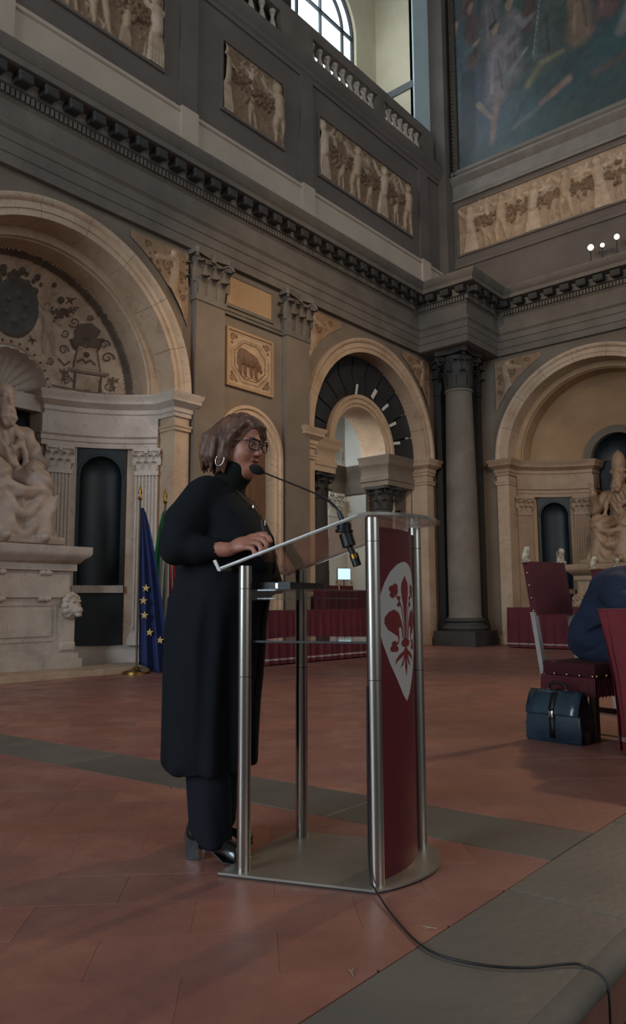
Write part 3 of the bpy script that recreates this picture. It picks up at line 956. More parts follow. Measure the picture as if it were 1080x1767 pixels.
# rounded step nosing at the dais edge and the riser below it
nz = MB()
prof = [(.862, -.0)] + [(.862 - .045 * math.sin(a) - .02, -.03 + .03 * math.cos(a)) for a in [i * PI / 8 for i in range(9)]] + [(.862, -.06)]
nz.grid([[(x, p[0], p[1]) for p in prof] for x in (-6, 0, 1.2, 2.4, 3.6, 6, 17.8)])
tag(nz.build('stone_nosing', M['step'], floor, 50), 'rounded worn stone edge of the dais')
rs = MB(); rs.box(-6, 17.8, .90, .93, -.40, -.02); rs.build('riser', M['respond'], floor)  # shade below the dais edge is put into the riser's dark colour
# small wall-side plinth step
ps = MB(); ps.box(.5, 11.0, 9.30, 10.2, 0, .07); ps.box(.5, 11.0, 9.32, 9.6, .07, .08)
tag(ps.build('wall_step', M['travertine']), 'low pale marble step along the foot of the left wall', kind='structure')

# ---- left and back wall shells
wall_left = structure('wall_left', 'grey stone and plaster wall with two great arches and statues')
wall_back = structure('wall_back', 'far end wall with ochre apse and large painting above')
FL1, FL2, FB = frame_left(A1), frame_left(A2), frame_back(AB)
mb = MB(); wall_panel(mb, 1.0, 17.2, 0, 7.1, [(A1, RI + .02, ZS), (9.4, .62, 3.72), (A2, RI + .02, ZS)], .4)
mb.build('wall_face', M['plaster'], wall_left, None, XL)
mb = MB(); wall_panel(mb, -3.65 - .4, 5.5, 0, 7.1, [(0, RI + .02, ZS)], .4)
mb.build('wall_face', M['plaster'], wall_back, None, FB)

ARCHIVOLT = [(RI, .40), (RI, -.05), (RI + .10, -.05), (RI + .10, -.07), (RI + .20, -.07), (RI + .22, -.10), (RI + .25, -.12), (RO, -.12), (RO, 0.01), (RI + .04, 0.01), (RI + .04, .40)]
IMPOST = [(0, 4.07), (.03, 4.07), (.03, 4.13), (.05, 4.15), (.05, 4.22), (.10, 4.26), (.15, 4.30), (.15, 4.36), (.18, 4.40), (.19, ZS), (0, ZS)]


def exv(u): return -1.0 + math.sqrt(2.47 ** 2 - u * u)


def arch_dressing(parent, xf, mat):
    """archivolt, piers and imposts shared by all great arches"""
    # archivolt in nine voussoir blocks with fine joints
    n = 9
    for k in range(n):
        a0 = PI * k / n + .0012; a1 = PI * (k + 1) / n - .0012
        MB().arc(ARCHIVOLT, 0, ZS, a0, a1, 8).build('archivolt_block', mat, parent, 40, xf)
    for sg in (-1, 1):
        p = MB(); p.box(*sorted((sg * RI, sg * RO)), -.06, .40, 0, 4.08)
        o = p.build('arch_pier', mat, parent, None, xf)
        b = MB(); b.box(*sorted((sg * (RI - .02), sg * (RO + .03))), -.09, .40, 3.84, 3.90); b.box(*sorted((sg * (RI - .035), sg * (RO + .045))), -.105, .40, 3.90, 3.93)
        b.box(*sorted((sg * (RI - .03), sg * (RO + .04))), -.12, .40, 0, .22)
        b.build('pier_band', mat, o)


def impost(parent, xf, mat, sg, curved):
    path = [(RO + .0, .0), (RO, -.06), (RI, -.06), (RI, .26)]
    if curved:
        path = path[:-1] + [(RI, exv(RI))] + [(u, exv(u)) for u in np.linspace(RI - .12, .62, 14)] + [(.58, 1.75)]
    else: path[-1] = (RI, .36)
    mb = MB(); mb.sweep(IMPOST, path, 1)
    if sg < 0: mb.v = [(-x, y, z) for x, y, z in mb.v]
    mb.build('impost_cornice', mat, parent, 40, xf)


def exedra(parent, xf, wallmat, pilmat, archmat):
    arch_dressing(parent, xf, archmat)
    # stepped inner ring behind the archivolt
    MB().arc([(RI + .03, .40), (1.97, .40), (1.97, .46), (1.95, .48), (1.95, .90), (RI + .03, .90)], 0, ZS, 0, PI, 40).build('inner_ring', wallmat, parent, 40, xf)
    for sg in (-1, 1):
        impost(parent, xf, pilmat, sg, True)
        # curved wall below
        mb = MB()
        for ua, ub in ((RI + .02, 1.77), (1.11, .58)):
            mb.grid([[(sg * u, exv(u) + .03, z) for z in (0, 4.1)] for u in np.linspace(ua, ub, 9)])
            mb.grid([[(sg * u, exv(u) + .10, z) for z in (0, 4.1)] for u in np.linspace(ua, ub, 9)], flip=True)
        mb.grid([[(sg * .58, v, z) for z in (0, 4.1)] for v in (exv(.58), 1.9)])
        mb.build('curved_wall', wallmat, parent, 30, xf)
        # frieze and architrave
        mb = MB(); prof = [(0, 3.56), (.06, 3.56), (.06, 3.64), (.08, 3.65), (.08, 3.72), (.11, 3.75), (.05, 3.76), (.05, 4.08), (0, 4.08)]
        mb.sweep(prof, [(u, exv(u)) for u in np.linspace(RI - .02, .60, 16)] + [(.58, 1.7)], 1)
        if sg < 0: mb.v = [(-x, y, z) for x, y, z in mb.v]
        mb.build('frieze', pilmat, parent, 40, xf)
        # plinth course
        mb = MB(); mb.sweep([(0, 0), (.09, 0), (.09, .26), (.06, .30), (0, .34)], [(u, exv(u)) for u in np.linspace(RI - .02, .60, 16)], 1)
        if sg < 0: mb.v = [(-x, y, z) for x, y, z in mb.v]
        mb.build('plinth_course', pilmat, parent, 40, xf)
        for uc, w in ((1.98, .37), (.85, .36)):
            slope = -uc / math.sqrt(2.47 ** 2 - uc * uc) * sg
            loc = Matrix.Translation((sg * uc, exv(uc), 0)) @ Matrix.Rotation(math.atan(slope), 4, 'Z')
            pilaster(parent, 0, w, .07, .34, 3.56, .40, pilmat, xf @ loc, 6)
        # dark arched niche between the pilasters
        uc = 1.435; slope = -uc / math.sqrt(2.47 ** 2 - uc * uc) * sg
        loc = xf @ Matrix.Translation((sg * uc, exv(uc) - .01, 0)) @ Matrix.Rotation(math.atan(slope), 4, 'Z')
        mb = MB(); q = MB(); wall_panel(q, -.39, .39, 1.30, 3.56, [(0, .33, 3.10)], .05); q.xform(Matrix.Translation((0, -.02, 0)))
        no = q.build('niche_panel', M['niche_frame'], parent, None, loc)
        mb = MB(); rows = []
        for i in range(17):
            a = PI * i / 16
            rows.append([(-.33 * math.cos(a), .02 + .18 * math.sin(a), z) for z in (1.30, 2.0, 2.6, 3.10)] + [(-.33 * math.cos(a) * math.cos(b), .02 + .18 * math.sin(a) * math.cos(b), 3.10 + .33 * math.sin(b)) for b in np.linspace(.2, PI / 2, 7)])
        mb.grid(rows); mb.build('niche_hollow', M['niche_dark'], no, 60)
        MB().arc([(.33, -.02), (.33, -.04), (.36, -.04), (.37, -.02)], 0, 3.10, 0, PI, 24).build('niche_moulding', M['niche_frame'], no, 40)
        s = MB(); s.box(-.40, .40, -.10, .02, 1.18, 1.30); s.build('niche_sill', pilmat, no)
        s = MB(); s.box(-.38, .38, -.03, .02, .34, 1.18); s.build('niche_apron', M['niche_dark'], no)
    # deep centre niche behind the statue
    mb = MB(); mb.box(-.62, .62, 1.85, 1.95, 0, 4.5); mb.build('centre_niche_back', M['niche_dark'], parent, None, xf)


M['niche_frame'] = material('dark_grey_niche_frame', '#1a2528', '#131c1f', 2.0, 0.45)
exedra(wall_left, FL1, M['travertine'], M['marble'], M['travertine'])
exedra(wall_back, FB, M['apse'], M['marble_warmlit'], M['travertine'])


def bowl(u, z):
    r2 = np.clip((u ** 2 + (z - ZS) ** 2) / 1.95 ** 2, 0, .999)
    return .86 + .62 * np.sqrt(1 - r2)


# smooth ochre half dome of the back apse with a small centre arch
mb = MB(); rows = []
for i in range(41):
    a = PI * i / 40
    rows.append([(r * math.cos(a), float(bowl(r * math.cos(a), ZS + r * math.sin(a))), ZS + r * math.sin(a)) for r in np.linspace(.60, 1.96, 14)])
mb.grid(rows); mb.build('half_dome', M['apse'], wall_back, 60, FB)
MB().arc([(.60, 1.75), (.60, 1.38), (.66, 1.38), (.78, 1.36), (.78, 1.5), (.66, 1.75)], 0, ZS, 0, PI, 30).build('centre_arch', M['serena'], wall_back, 40, FB)
mb = MB(); rows = []
for i in range(25):
    a = PI * i / 24
    rows.append([(r * math.cos(a), 1.5 + .35 * math.sqrt(max(0, 1 - (r / .62) ** 2)), ZS + r * math.sin(a)) for r in np.linspace(.0, .62, 8)])
mb.grid(rows); mb.build('centre_niche_dome', M['niche_dark'], wall_back, 60, FB)

# carved lunette of the left arch with shell
R = Relief(3.92, 1.97, .0125).ground((1.12, 1.04, .95))
rng = np.random.default_rng(3)
cx = 1.96
for k in range(9):
    r = 1.91
    pass
R.ring((cx, 0), 1.92, .035, 1.0, (.26, .22, .2), 60, 0, PI)
R.ring((cx, 0), .68, .06, .6, PALE, 40, 0, PI)
for k in range(15):
    a = PI * (k + .5) / 15; R.dot((cx + .68 * math.cos(a), .68 * math.sin(a)), .022, 1.6, DRK, .03)
R.seg((0.05, .05), (3.87, .05), .05, .05, .5, PALE)
for k in range(26): R.dot((.15 + k * .145, .05), .02, 1.6, DRK, .02)
R.seg((.1, .125), (3.82, .125), .02, .02, 1, (.4, .35, .32))
# dark coat of arms at the crown
R.poly([(cx + .34 * math.cos(t) * (1 + .12 * math.cos(5 * t)), 1.20 + .42 * math.sin(t)) for t in np.linspace(0, 2 * PI, 40)], .05, (.20, .23, .27))
R.ring((cx, 1.2), .34, .05, .9, (.24, .27, .30), 30, 0, 2 * PI, 1.2)
for k in range(6): R.dot((cx + .17 * math.cos(k * PI / 3 + .5), 1.2 + .2 * math.sin(k * PI / 3 + .5)), .06, .9, (.26, .28, .30), .04)
for k in range(26): R.dot((cx + rng.normal() * .34, 1.66 + rng.normal() * .06), rng.uniform(.03, .06), .8, (.26, .27, .28), .02)
for sg in (-1, 1):
    s = lambda x, y: (cx + sg * x, y)
    R.figure(cx + sg * .62, .62, .78, (.95, .87, .78), -sg * .2, (.8, .6), wing=True)
    R.garland(s(.40, 1.33), s(.98, 1.46), .10, .07, (.26, .21, .18), rng)
    # mitre-like cap on crossed bars
    R.poly([s(1.02, .98), s(1.36, 1.02), s(1.40, 1.16), s(1.24, 1.26), s(1.08, 1.22), s(1.0, 1.10)], .04, (.30, .25, .22))
    R.ring(s(1.2, 1.1), .14, .02, 1, (.55, .48, .42), 20, 0, 2 * PI, .5); R.dot(s(1.2, 1.33), .05, 1, (.5, .45, .4))
    R.seg(s(.98, .93), s(1.46, 1.02), .03, .03, .9, (.20, .17, .15))
    R.dot(s(1.1, .90), .12, .5, (.24, .20, .18)); R.dot(s(1.34, .92), .12, .5, (.24, .20, .18))
    # framed panel
    R.poly([s(1.06, .50), s(1.50, .50), s(1.40, .86), s(1.10, .86)], .025, (.92, .84, .75))
    R.path([s(1.06, .50), s(1.10, .86), s(1.40, .86), s(1.50, .50)], .014, 1, (.22, .17, .14), base=.02)
    R.dot(s(1.25, .74), .05, .8, DRK, .02); R.ring(s(1.25, .76), .12, .014, 1, DRK, 12, .3, 2.8); R.path([s(1.12, .60), s(1.2, .66), s(1.25, .60), s(1.32, .66), s(1.4, .60)], .018, 1.4, DRK, base=.02)
    R.seg(s(1.0, .46), s(1.62, .46), .025, .025, 1, (.55, .46, .40)); R.seg(s(1.04, .42), s(1.58, .42), .018, .018, 1, (.2, .16, .13))
    R.poly([s(1.14, .16), s(1.48, .16), s(1.50, .40), s(1.12, .40)], .02, (.88, .80, .71))
    R.ring(s(1.31, .27), .11, .02, 1, (.2, .16, .13), 24); R.figure(cx + sg * 1.31, .17, .2, (.45, .38, .33))
    for xx in (1.10, 1.52): R.seg(s(xx, .16), s(xx, .40), .028, .022, 1, (.26, .2, .17))
    R.scroll(s(.98, .26), .08, 1.5, .016, 1, (.24, .18, .15)); R.scroll(s(1.66, .26), .08, 1.5, .016, 1, (.24, .18, .15), 0, -1)
    R.figure(cx + sg * .92, .18, .26, (.30, .24, .20), 0, (.5, .5), wing=True); R.figure(cx + sg * 1.70, .16, .26, (.30, .24, .20), 0, (.5, .5), wing=True)
    R.scroll(s(1.58, .74), .09, 1.4, .018, 1, (.24, .18, .15)); R.scroll(s(1.5, .95), .07, 1.4, .016, 1, (.24, .19, .16)); R.scroll(s(.88, .75), .08, 1.4, .016, 1, (.26, .2, .17))
    R.path([s(.82, .58), s(.92, .50), s(1.0, .58)], .016, 1, (.24, .19, .15))
for _ in range(900):     # filling grotesque scrolls and leaves
    px, py = rng.uniform(.1, 3.8), rng.uniform(.2, 1.85); rr = math.hypot(px - 1.96, py)
    if not .82 < rr < 1.82: continue
    i0, j0 = int(px / 3.92 * (R.nx - 1)), int(py / 1.97 * (R.ny - 1))
    if R.H[max(i0 - 5, 0):i0 + 6, max(j0 - 5, 0):j0 + 6].max() > .004: continue
    c = (.25, .19, .16) if rng.random() < .6 else (.95, .86, .76)
    if rng.random() < .6: R.scroll((px, py), rng.uniform(.05, .09), 1.4, .015, 1.1, c, rng.uniform(0, 6), rng.choice((-1, 1)))
    else:
        for q in range(4): R.seg((px, py), (px + .08 * math.cos(q * 1.3 + px), py + .08 * math.sin(q * 1.3 + px)), .022, .008, 1.0, c)
R.noise(.5, rng, 120, (.008, .022))


def bowl_map(X, Y, H):
    u = X - 1.96; z = ZS + Y; v = bowl(u, z)
    r = np.sqrt(u ** 2 + (z - ZS) ** 2) / 1.95
    k = np.minimum(r * .5, .5)
    return u * (1 - .35 * H * k), v - H * .9, z - H * k * .3


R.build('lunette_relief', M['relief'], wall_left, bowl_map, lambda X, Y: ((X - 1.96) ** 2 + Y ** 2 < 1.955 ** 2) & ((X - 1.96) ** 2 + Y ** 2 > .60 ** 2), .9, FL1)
# fluted shell conch above the statue
mb = MB(); rows = []
for i in range(73):
    a = PI * i / 72
    row = []
    for j in range(15):
        t = j / 14; r = .63 * t
        fl_ = .055 * t * abs(math.sin(a * 12))
        row.append((r * math.cos(a) * (1 + .04 * abs(math.sin(a * 12)) * t), 1.42 + .40 * math.sqrt(max(0, 1 - t * t)) - fl_, ZS - .1 + r * 1.05 * math.sin(a)))
    rows.append(row)
mb.grid(rows); mb.build('shell_conch', M['marble'], wall_left, 60, FL1)
mb = MB(); mb.box(-.62, .62, 1.45, 1.60, 4.1, 4.36); mb.build('conch_ledge', M['marble'], wall_left, None, FL1)

# ------------------------------------------------------------------ left wall: pilasters, panels, spandrels
for xc in (8.37, 10.66):
    pilaster(wall_left, xc, .66, .14, .3, 7.08, .86, M['plaster'], XL, 0, M['serena'])  # plaster shafts carry warm lamp light in their colour
    p = MB(); p.box(xc - .42, xc + .42, -.22, .02, 0, .3); p.build('pilaster_plinth', M['serena'], wall_left, None, XL)
# plain recessed panel and string course between the two pilasters
mb = MB(); mb.box(8.72, 10.32, -.05, .02, 6.17, 6.23); mb.box(8.72, 10.32, -.07, .02, 6.23, 6.26); mb.build('string_course', M['serena'], wall_left, None, XL)
mb = MB(); mb.box(8.86, 10.02, -.015, .02, 6.40, 6.92); mb.build('framed_panel', M['apse'], wall_left, None, XL)
mb = MB()
for a, b, c, d in ((8.80, 10.08, 6.92, 6.98), (8.80, 10.08, 6.34, 6.40), (8.80, 8.86, 6.40, 6.92), (10.02, 10.08, 6.40, 6.92)): mb.box(a, b, -.03, .02, c, d)
mb.build('panel_frame', M['serena'], wall_left, None, XL)

# rhinoceros relief in an octagon
R = Relief(1.12, 1.0, .008).ground((1.0, .86, .68))
rng = np.random.default_rng(11)
R.path([(.02, .02), (1.10, .02), (1.10, .98), (.02, .98), (.02, .02)], .022, .8, TAN)
oc = [(.56 + .47 * math.cos(a) * 1.05, .5 + .43 * math.sin(a)) for a in [PI / 8 + k * PI / 4 for k in range(9)]]
R.path(oc, .028, .9, (.9, .78, .62))
R.path([(.56 + (x - .56) * .86, .5 + (y - .5) * .86) for x, y in oc], .012, .9, BRN)
for x0, y0, sx, sy in ((.12, .12, 1, 1), (1.0, .12, -1, 1), (.12, .88, 1, -1), (1.0, .88, -1, -1)):
    R.scroll((x0, y0), .07, 1.4, .018, 1, BRN); R.dot((x0 + sx * .09, y0 - sy * .03), .03, 1, BRN); R.dot((x0 - sx * .02, y0 + sy * .10), .03, 1, BRN)
bt = (.34, .22, .15)
R.seg((.40, .56), (.62, .54), .155, .135, .55, bt); R.seg((.36, .60), (.44, .58), .13, .14, .55, bt); R.seg((.62, .54), (.74, .48), .12, .085, .55, bt)
R.seg((.74, .48), (.84, .40), .085, .05, .6, bt); R.seg((.83, .43), (.86, .53), .03, .006, 1.2, bt); R.seg((.74, .56), (.72, .62), .02, .012, 1.3, bt, .05)
for lx in (.30, .42, .58, .70): R.seg((lx, .48), (lx + .01, .28), .058, .045, .7, bt); R.seg((lx + .01, .27), (lx + .03, .25), .04, .03, .7, bt)
R.path([(.26, .60), (.22, .48), (.24, .40)], .012, 1.2, bt); R.path([(.56, .67), (.60, .5), (.57, .42)], .01, 3.5, DRK, base=.06); R.path([(.38, .70), (.36, .52), (.40, .44)], .01, 3.5, DRK, base=.06)
for k in range(14): R.seg((.24 + k * .045, .20 + rng.uniform(-.01, .03)), (.29 + k * .045, .21), .012, .008, 1.0, BRN)
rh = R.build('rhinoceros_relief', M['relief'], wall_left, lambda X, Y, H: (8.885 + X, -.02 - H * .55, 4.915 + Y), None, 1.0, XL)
mb = MB()
for a, b, c, d in ((8.84, 10.05, 5.915, 5.96), (8.84, 10.05, 4.87, 4.915), (8.84, 8.885, 4.915, 5.915), (10.005, 10.05, 4.915, 5.915)): mb.box(a, b, -.05, .02, c, d)
mb.build('relief_frame', M['apse'], wall_left, None, XL)

# small arch with a wooden door
SM = Matrix.Translation((9.4, YL, 0))
PR = [(.60, .20), (.60, -.05), (.68, -.05), (.69, -.08), (.77, -.08), (.79, -.11), (.85, -.11), (.85, .01), (.62, .01), (.62, .20)]
MB().arc(PR, 0, 3.72, 0, PI, 30).build('small_archivolt', M['travertine'], wall_left, 40, SM)
for sg in (-1, 1):
    mb = MB(); mb.vprism([(sg * r, v) for r, v in PR], .1, 3.72); mb.build('small_arch_jamb', M['travertine'], wall_left, 40, SM)
door = tag(MB().build('door_1', M['door_wood']), 'brown wooden arched door behind the speaker', kind='structure') if False else None
mb = MB(); poly = [(-.61, .0), (.61, 0)] + [(.61 * math.cos(a), 3.72 + .61 * math.sin(a)) for a in np.linspace(0, PI, 20)]
mb.prism(poly, lambda x, z: (x, .12, z), lambda x, z: (x, .22, z))
door = mb.build('door_1', M['door_wood'], None, None, SM); tag(door, 'arched brown wooden door between the two pilasters', kind='structure')
for sg in (-1, 1):
    for z0, z1 in ((.3, 1.2), (1.35, 2.4), (2.55, 3.5)):
        p = MB(); vs, fs = rbox(sg * .29, .10, (z0 + z1) / 2, .44, .05, z1 - z0, .02, 1); p.add(vs, fs)
        p.build('door_panel', M['door_wood'], door)

# ---- spandrel reliefs


def spandrel(parent, xf, uc, sg, name='spandrel_relief', wide=1.0, seed=0):
    """right-angled carved triangle beside the crown of an arch; sg=+1 is the right-hand one"""
    rng = np.random.default_rng(seed)
    R = Relief(wide, 1.36, .011).ground((.72, .56, .42))
    X0 = 2.37 - wide
    R.seg((wide * .72, .62), (wide * .80, 1.20), .10, .07, .6, TAN); R.seg((wide * .80, 1.2), (wide * .45, 1.10), .07, .04, .7, TAN); R.dot((wide * .74, 1.26), .07, .8, PALE)
    R.seg((wide * .74, .64), (wide * .90, .25), .08, .04, .7, TAN)
    R.scroll((wide * .62, 1.02), .12, 1.5, .022, 1, BRN); R.scroll((wide * .86, .92), .09, 1.5, .02, 1, BRN); R.scroll((wide * .28, 1.24), .07, 1.2, .018, 1, BRN)
    R.scroll((wide * .9, .55), .06, 1.3, .016, 1, BRN)
    for k in range(24): R.dot((wide * rng.uniform(.3, 1), rng.uniform(.5, 1.3)), rng.uniform(.015, .035), .9, BRN)
    R.seg((.0, 1.345), (wide, 1.345), .02, .02, 1, (.75, .6, .45)); R.seg((wide - .015, 0), (wide - .015, 1.36), .018, .018, 1, (.75, .6, .45))
    fn = (lambda X, Y, H: (uc + sg * (X0 + X), -.02 - H * .5, 5.60 + Y))
    keep = lambda X, Y: (X0 + X) ** 2 + (5.60 + Y - ZS) ** 2 > (RO + .26) ** 2
    R.build(name, M['relief'], parent, fn, keep, 1.0, xf)


spandrel(wall_left, XL, A1, 1, wide=1.2, seed=1)
spandrel(wall_left, XL, A1, -1, wide=1.2, seed=2)
spandrel(wall_left, XL, A2, -1, wide=1.2, seed=3)
spandrel(wall_left, XL, A2, 1, wide=1.2, seed=4)
spandrel(wall_back, FB, 0, -1, wide=1.2, seed=5)

# ---- far arch on the left wall: serliana screen
arch_dressing(wall_left, FL2, M['travertine'])
for sg in (-1, 1): impost(wall_left, FL2, M['travertine'], sg, False)
for k in range(11):      # black rusticated voussoirs round the inner arch
    a0 = PI * k / 11 + .012; a1 = PI * (k + 1) / 11 - .012; am = (a0 + a1) / 2
    prof = [(1.20, .62), (1.20, .38), (1.34, .33), (1.5, .36), (1.75, .40), (1.98, .34), (2.11, .30), (2.11, .62)]
    MB().arc(prof, 0, ZS, a0, a1, 5).build('voussoir', M['voussoir'], wall_left, 40, FL2)
mb = MB(); mb.arc([(1.21, .50), (2.12, .50), (2.12, .60), (1.21, .60)], 0, ZS, 0, PI, 40); mb.build('lunette_backing', M['voussoir'], wall_left, None, FL2)
PI_ = [(.95, 1.05), (.95, .34), (1.02, .34), (1.03, .31), (1.12, .31), (1.14, .28), (1.22, .27), (1.22, .40), (1.0, .42), (1.0, 1.05)]
for k in range(7):
    MB().arc(PI_, 0, ZS, PI * k / 7 + .001, PI * (k + 1) / 7 - .001, 8).build('inner_arch_block', M['travertine'], wall_left, 40, FL2)
for sg in (-1, 1):
    mb = MB()
    prof = [(0, 3.74), (.04, 3.74), (.04, 3.86), (.06, 3.87), (.06, 3.98), (.03, 4.0), (.03, 4.16), (.08, 4.22), (.12, 4.28), (.12, 4.36), (.16, 4.41), (.17, ZS), (0, ZS)]
    mb.sweep(prof, [(RI, .34), (1.02, .34), (1.02, 1.10)], 1)
    if sg < 0: mb.v = [(-x, y, z) for x, y, z in mb.v]
    mb.box(*sorted((sg * 1.02, sg * (RI + .05))), .36, 1.05, 3.75, ZS - .005)
    mb.build('screen_entablature', M['plaster'] if sg > 0 else M['travertine'], wall_left, 40, FL2)
    for uc, kind in ((1.22, 'column'),):
        mb = MB(); mb.lathe([(.36, 0), (.36, .12), (.30, .14), (.33, .2), (.28, .26), (.26, .30), (.265, 1.2), (.23, 3.18), (0, 3.18)], 28, (sg * uc, .64, 0))
        c = mb.build('screen_column', M['serena_dark'], wall_left, 40, FL2)
        corinthian_round(.235, .56, 3.18, (sg * uc, .64)).build('capital', M['serena_dark'], c, 40)
    pilaster(wall_left, 0, .3, .06, .2, 3.74, .5, M['serena'], FL2 @ Matrix.Translation((sg * RI, .72, 0)) @ Matrix.Rotation(sg * PI / 2, 4, 'Z'))
    mb = MB(); mb.box(*sorted((sg * RI, sg * (RI + .3))), .38, 1.75, 0, 4.2); mb.build('screen_jamb', M['travertine'], wall_left, None, FL2)

# vestibule beyond the screen
wv = structure('wall_vestibule', 'pale lit vestibule behind the far arch')
mb = MB(); mb.box(11.0, 16.0, 11.75, 11.9, 0, 7.6); mb.build('vestibule_back', M['wall_white'], wv)
mb = MB(); mb.box(15.05, 15.2, 11.1, 11.76, 0, 7.6); mb.build('vestibule_side', M['wall_white'], wv)
mb = MB(); mb.box(11.0, 11.15, 11.1, 11.76, 0, 7.6); mb.build('vestibule_side', M['wall_white'], wv)
mb = MB(); mb.box(11.0, 16.0, 10.9, 11.9, 6.7, 6.8); mb.build('vestibule_vault', M['wall_white'], wv)
mb = MB(); mb.sweep([(0, 3.74), (.04, 3.74), (.04, 3.98), (.03, 4.0), (.03, 4.16), (.10, 4.26), (.16, ZS), (0, ZS)], [(15.05, 11.0), (15.05, 11.75), (11.15, 11.75)], 1)
mb.build('vestibule_cornice', M['serena'], wv, 40)
pilaster(wv, 14.52, .52, .08, .2, 3.74, .55, M['wall_white'], Matrix.Translation((0, 11.75, 0)))
win2 = structure('window_2', 'bright barred window seen through the far arch')
mb = MB(); mb.box(13.45, 14.24, 11.70, 11.72, .9, 2.6); mb.build('pane', M['sky_pane'], win2)
for k in range(6):
    mb = MB(); mb.box(13.45 + k * .156, 13.475 + k * .156, 11.67, 11.70, .9, 2.6); mb.build('bar', M['window_bar'], win2)
mb = MB(); mb.box(13.42, 14.27, 11.66, 11.71, 1.72, 1.76); mb.build('transom', M['window_bar'], win2)
# small white cards fixed on the dark voussoirs
for i, (a, r, tw) in enumerate(((100, 1.33, .5), (72, 1.42, .7), (52, 1.42, .6), (33, 1.40, .3), (14, 1.36, .15))):
    t = math.radians(a)
    mb = MB(); vs, fs = rbox(0, 0, 0, .07 if i != 1 else .10, .02, .24, .004, 1); mb.add(vs, fs)
    o = mb.build('reflector_card', M['paper']); o.location = (A2 + r * math.cos(t), YL + .28, ZS + r * math.sin(t)); o.rotation_euler = (0.2, PI / 2 - t + tw * .3, 0)
    tag(o, ['white card on the dark voussoirs left of the crown of the far arch', 'white card on the dark voussoirs just right of the crown of the far arch', 'white card on the dark voussoirs high on the right shoulder of the far arch',
            'white card on the dark voussoirs midway down the right of the far arch', 'lowest white card on the dark voussoirs at the right of the far arch'][i], 'card', 'white cards round the far arch')
for i, (u, v, z, w, h, lab) in enumerate(((-.98, .62, 4.86, .26, .42, 'printed white sheet leaning under the left springing of the inner far arch'), (-.80, .5, 4.14, .34, .30, 'printed white sheet hanging on the left cornice of the far arch screen'))):
    mb = MB(); vs, fs = rbox(0, 0, 0, w, .012, h, .003, 1); mb.add(vs, fs); o = mb.build('notice_sheet', M['paper'])
    o.location = (A2 + u, YL + v - .25, z); o.rotation_euler = (0, .25 if i == 0 else -.03, .5)
    tag(o, lab, 'sheet')
    for q in range(4):
        l = MB(); l.box(-w * .3, w * .3 - .04 * (q % 2), -.0085, -.0065, h * (.28 - .17 * q) - .012, h * (.28 - .17 * q) + .012); l.build('print_line', M['beam'], o)

# ------------------------------------------------------------------ entablature round the room
ent = structure('trim_1', 'deep grey entablature with modillions running round both walls')
PATH = [(1.0, YL), (15.25, YL), (15.25, 8.28), (XB, 8.28), (XB, 1.6)]
PROF = [(0, 7.06), (.10, 7.06), (.10, 7.22), (.12, 7.23), (.12, 7.40), (.14, 7.41), (.14, 7.55), (.19, 7.60), (.19, 7.64), (.10, 7.65), (.10, 7.98), (.14, 8.02), (.14, 8.14), (.22, 8.16), (.22, 8.33), (.46, 8.335), (.46, 8.43), (.49, 8.45), (.52, 8.52), (.55, 8.56), (.55, 8.60), (0, 8.62)]
mb = MB(); mb.sweep(PROF, PATH, -1); mb.build('entablature', M['serena'], ent, 40)
mb = MB(); mb.box(15.20, XB + .1, 8.24, YL + .1, 7.05, 7.30); mb.box(15.27, XB + .1, 8.30, YL + .1, 8.3, 8.61); mb.build('corner_soffit', M['serena'], ent)
mb = MB(); mb.sweep([(-.02, 8.61), (-.02, 8.62), (.35, 8.62), (.35, 8.61)], PATH, -1)
# modillions and dentils
mod = MB(); vs, fs = rbox(0, .11, 8.245, .22, .22, .13, .015, 1); mod.add(vs, fs)
mod.add(*rbox(0, .19, 8.19, .22, .09, .08, .02, 1)); modm = mod.mesh('modillion', M['serena_dark'])
dent = MB()


def along(p, q, o0, o1):
    p, q = Vector(p), Vector(q); d = (q - p).normalized(); nrm = Vector((d.y, -d.x)); L = (q - p).length
    ang = math.atan2(nrm.y, nrm.x) - PI / 2
    n = int((L - o0 - o1) / .38)
    for k in range(n + 1):
        t = o0 + (L - o0 - o1) * k / max(n, 1); c = p + d * t + nrm * .22
        o = link('modillion', modm, ent); o.location = (c.x, c.y, 0); o.rotation_euler = (0, 0, ang)
    n = int((L - o0 - o1 + .2) / .075)
    for k in range(n):
        c = p + d * (o0 - .1 + k * .075) + nrm * .14
        x0 = len(dent.v); dent.box(-.025, .025, -.01, .065, 8.03, 8.13)
        dent.xform(Matrix.Translation((c.x, c.y, 0)) @ Matrix.Rotation(ang, 4, 'Z'), x0)


along(PATH[0], PATH[1], .2, .42); along(PATH[1], PATH[2], .2, -.1); along(PATH[2], PATH[3], -.1, .42); along(PATH[3], PATH[4], .42, .1)
tag(dent.build('dentil_course', M['serena'], ent), kind='stuff')

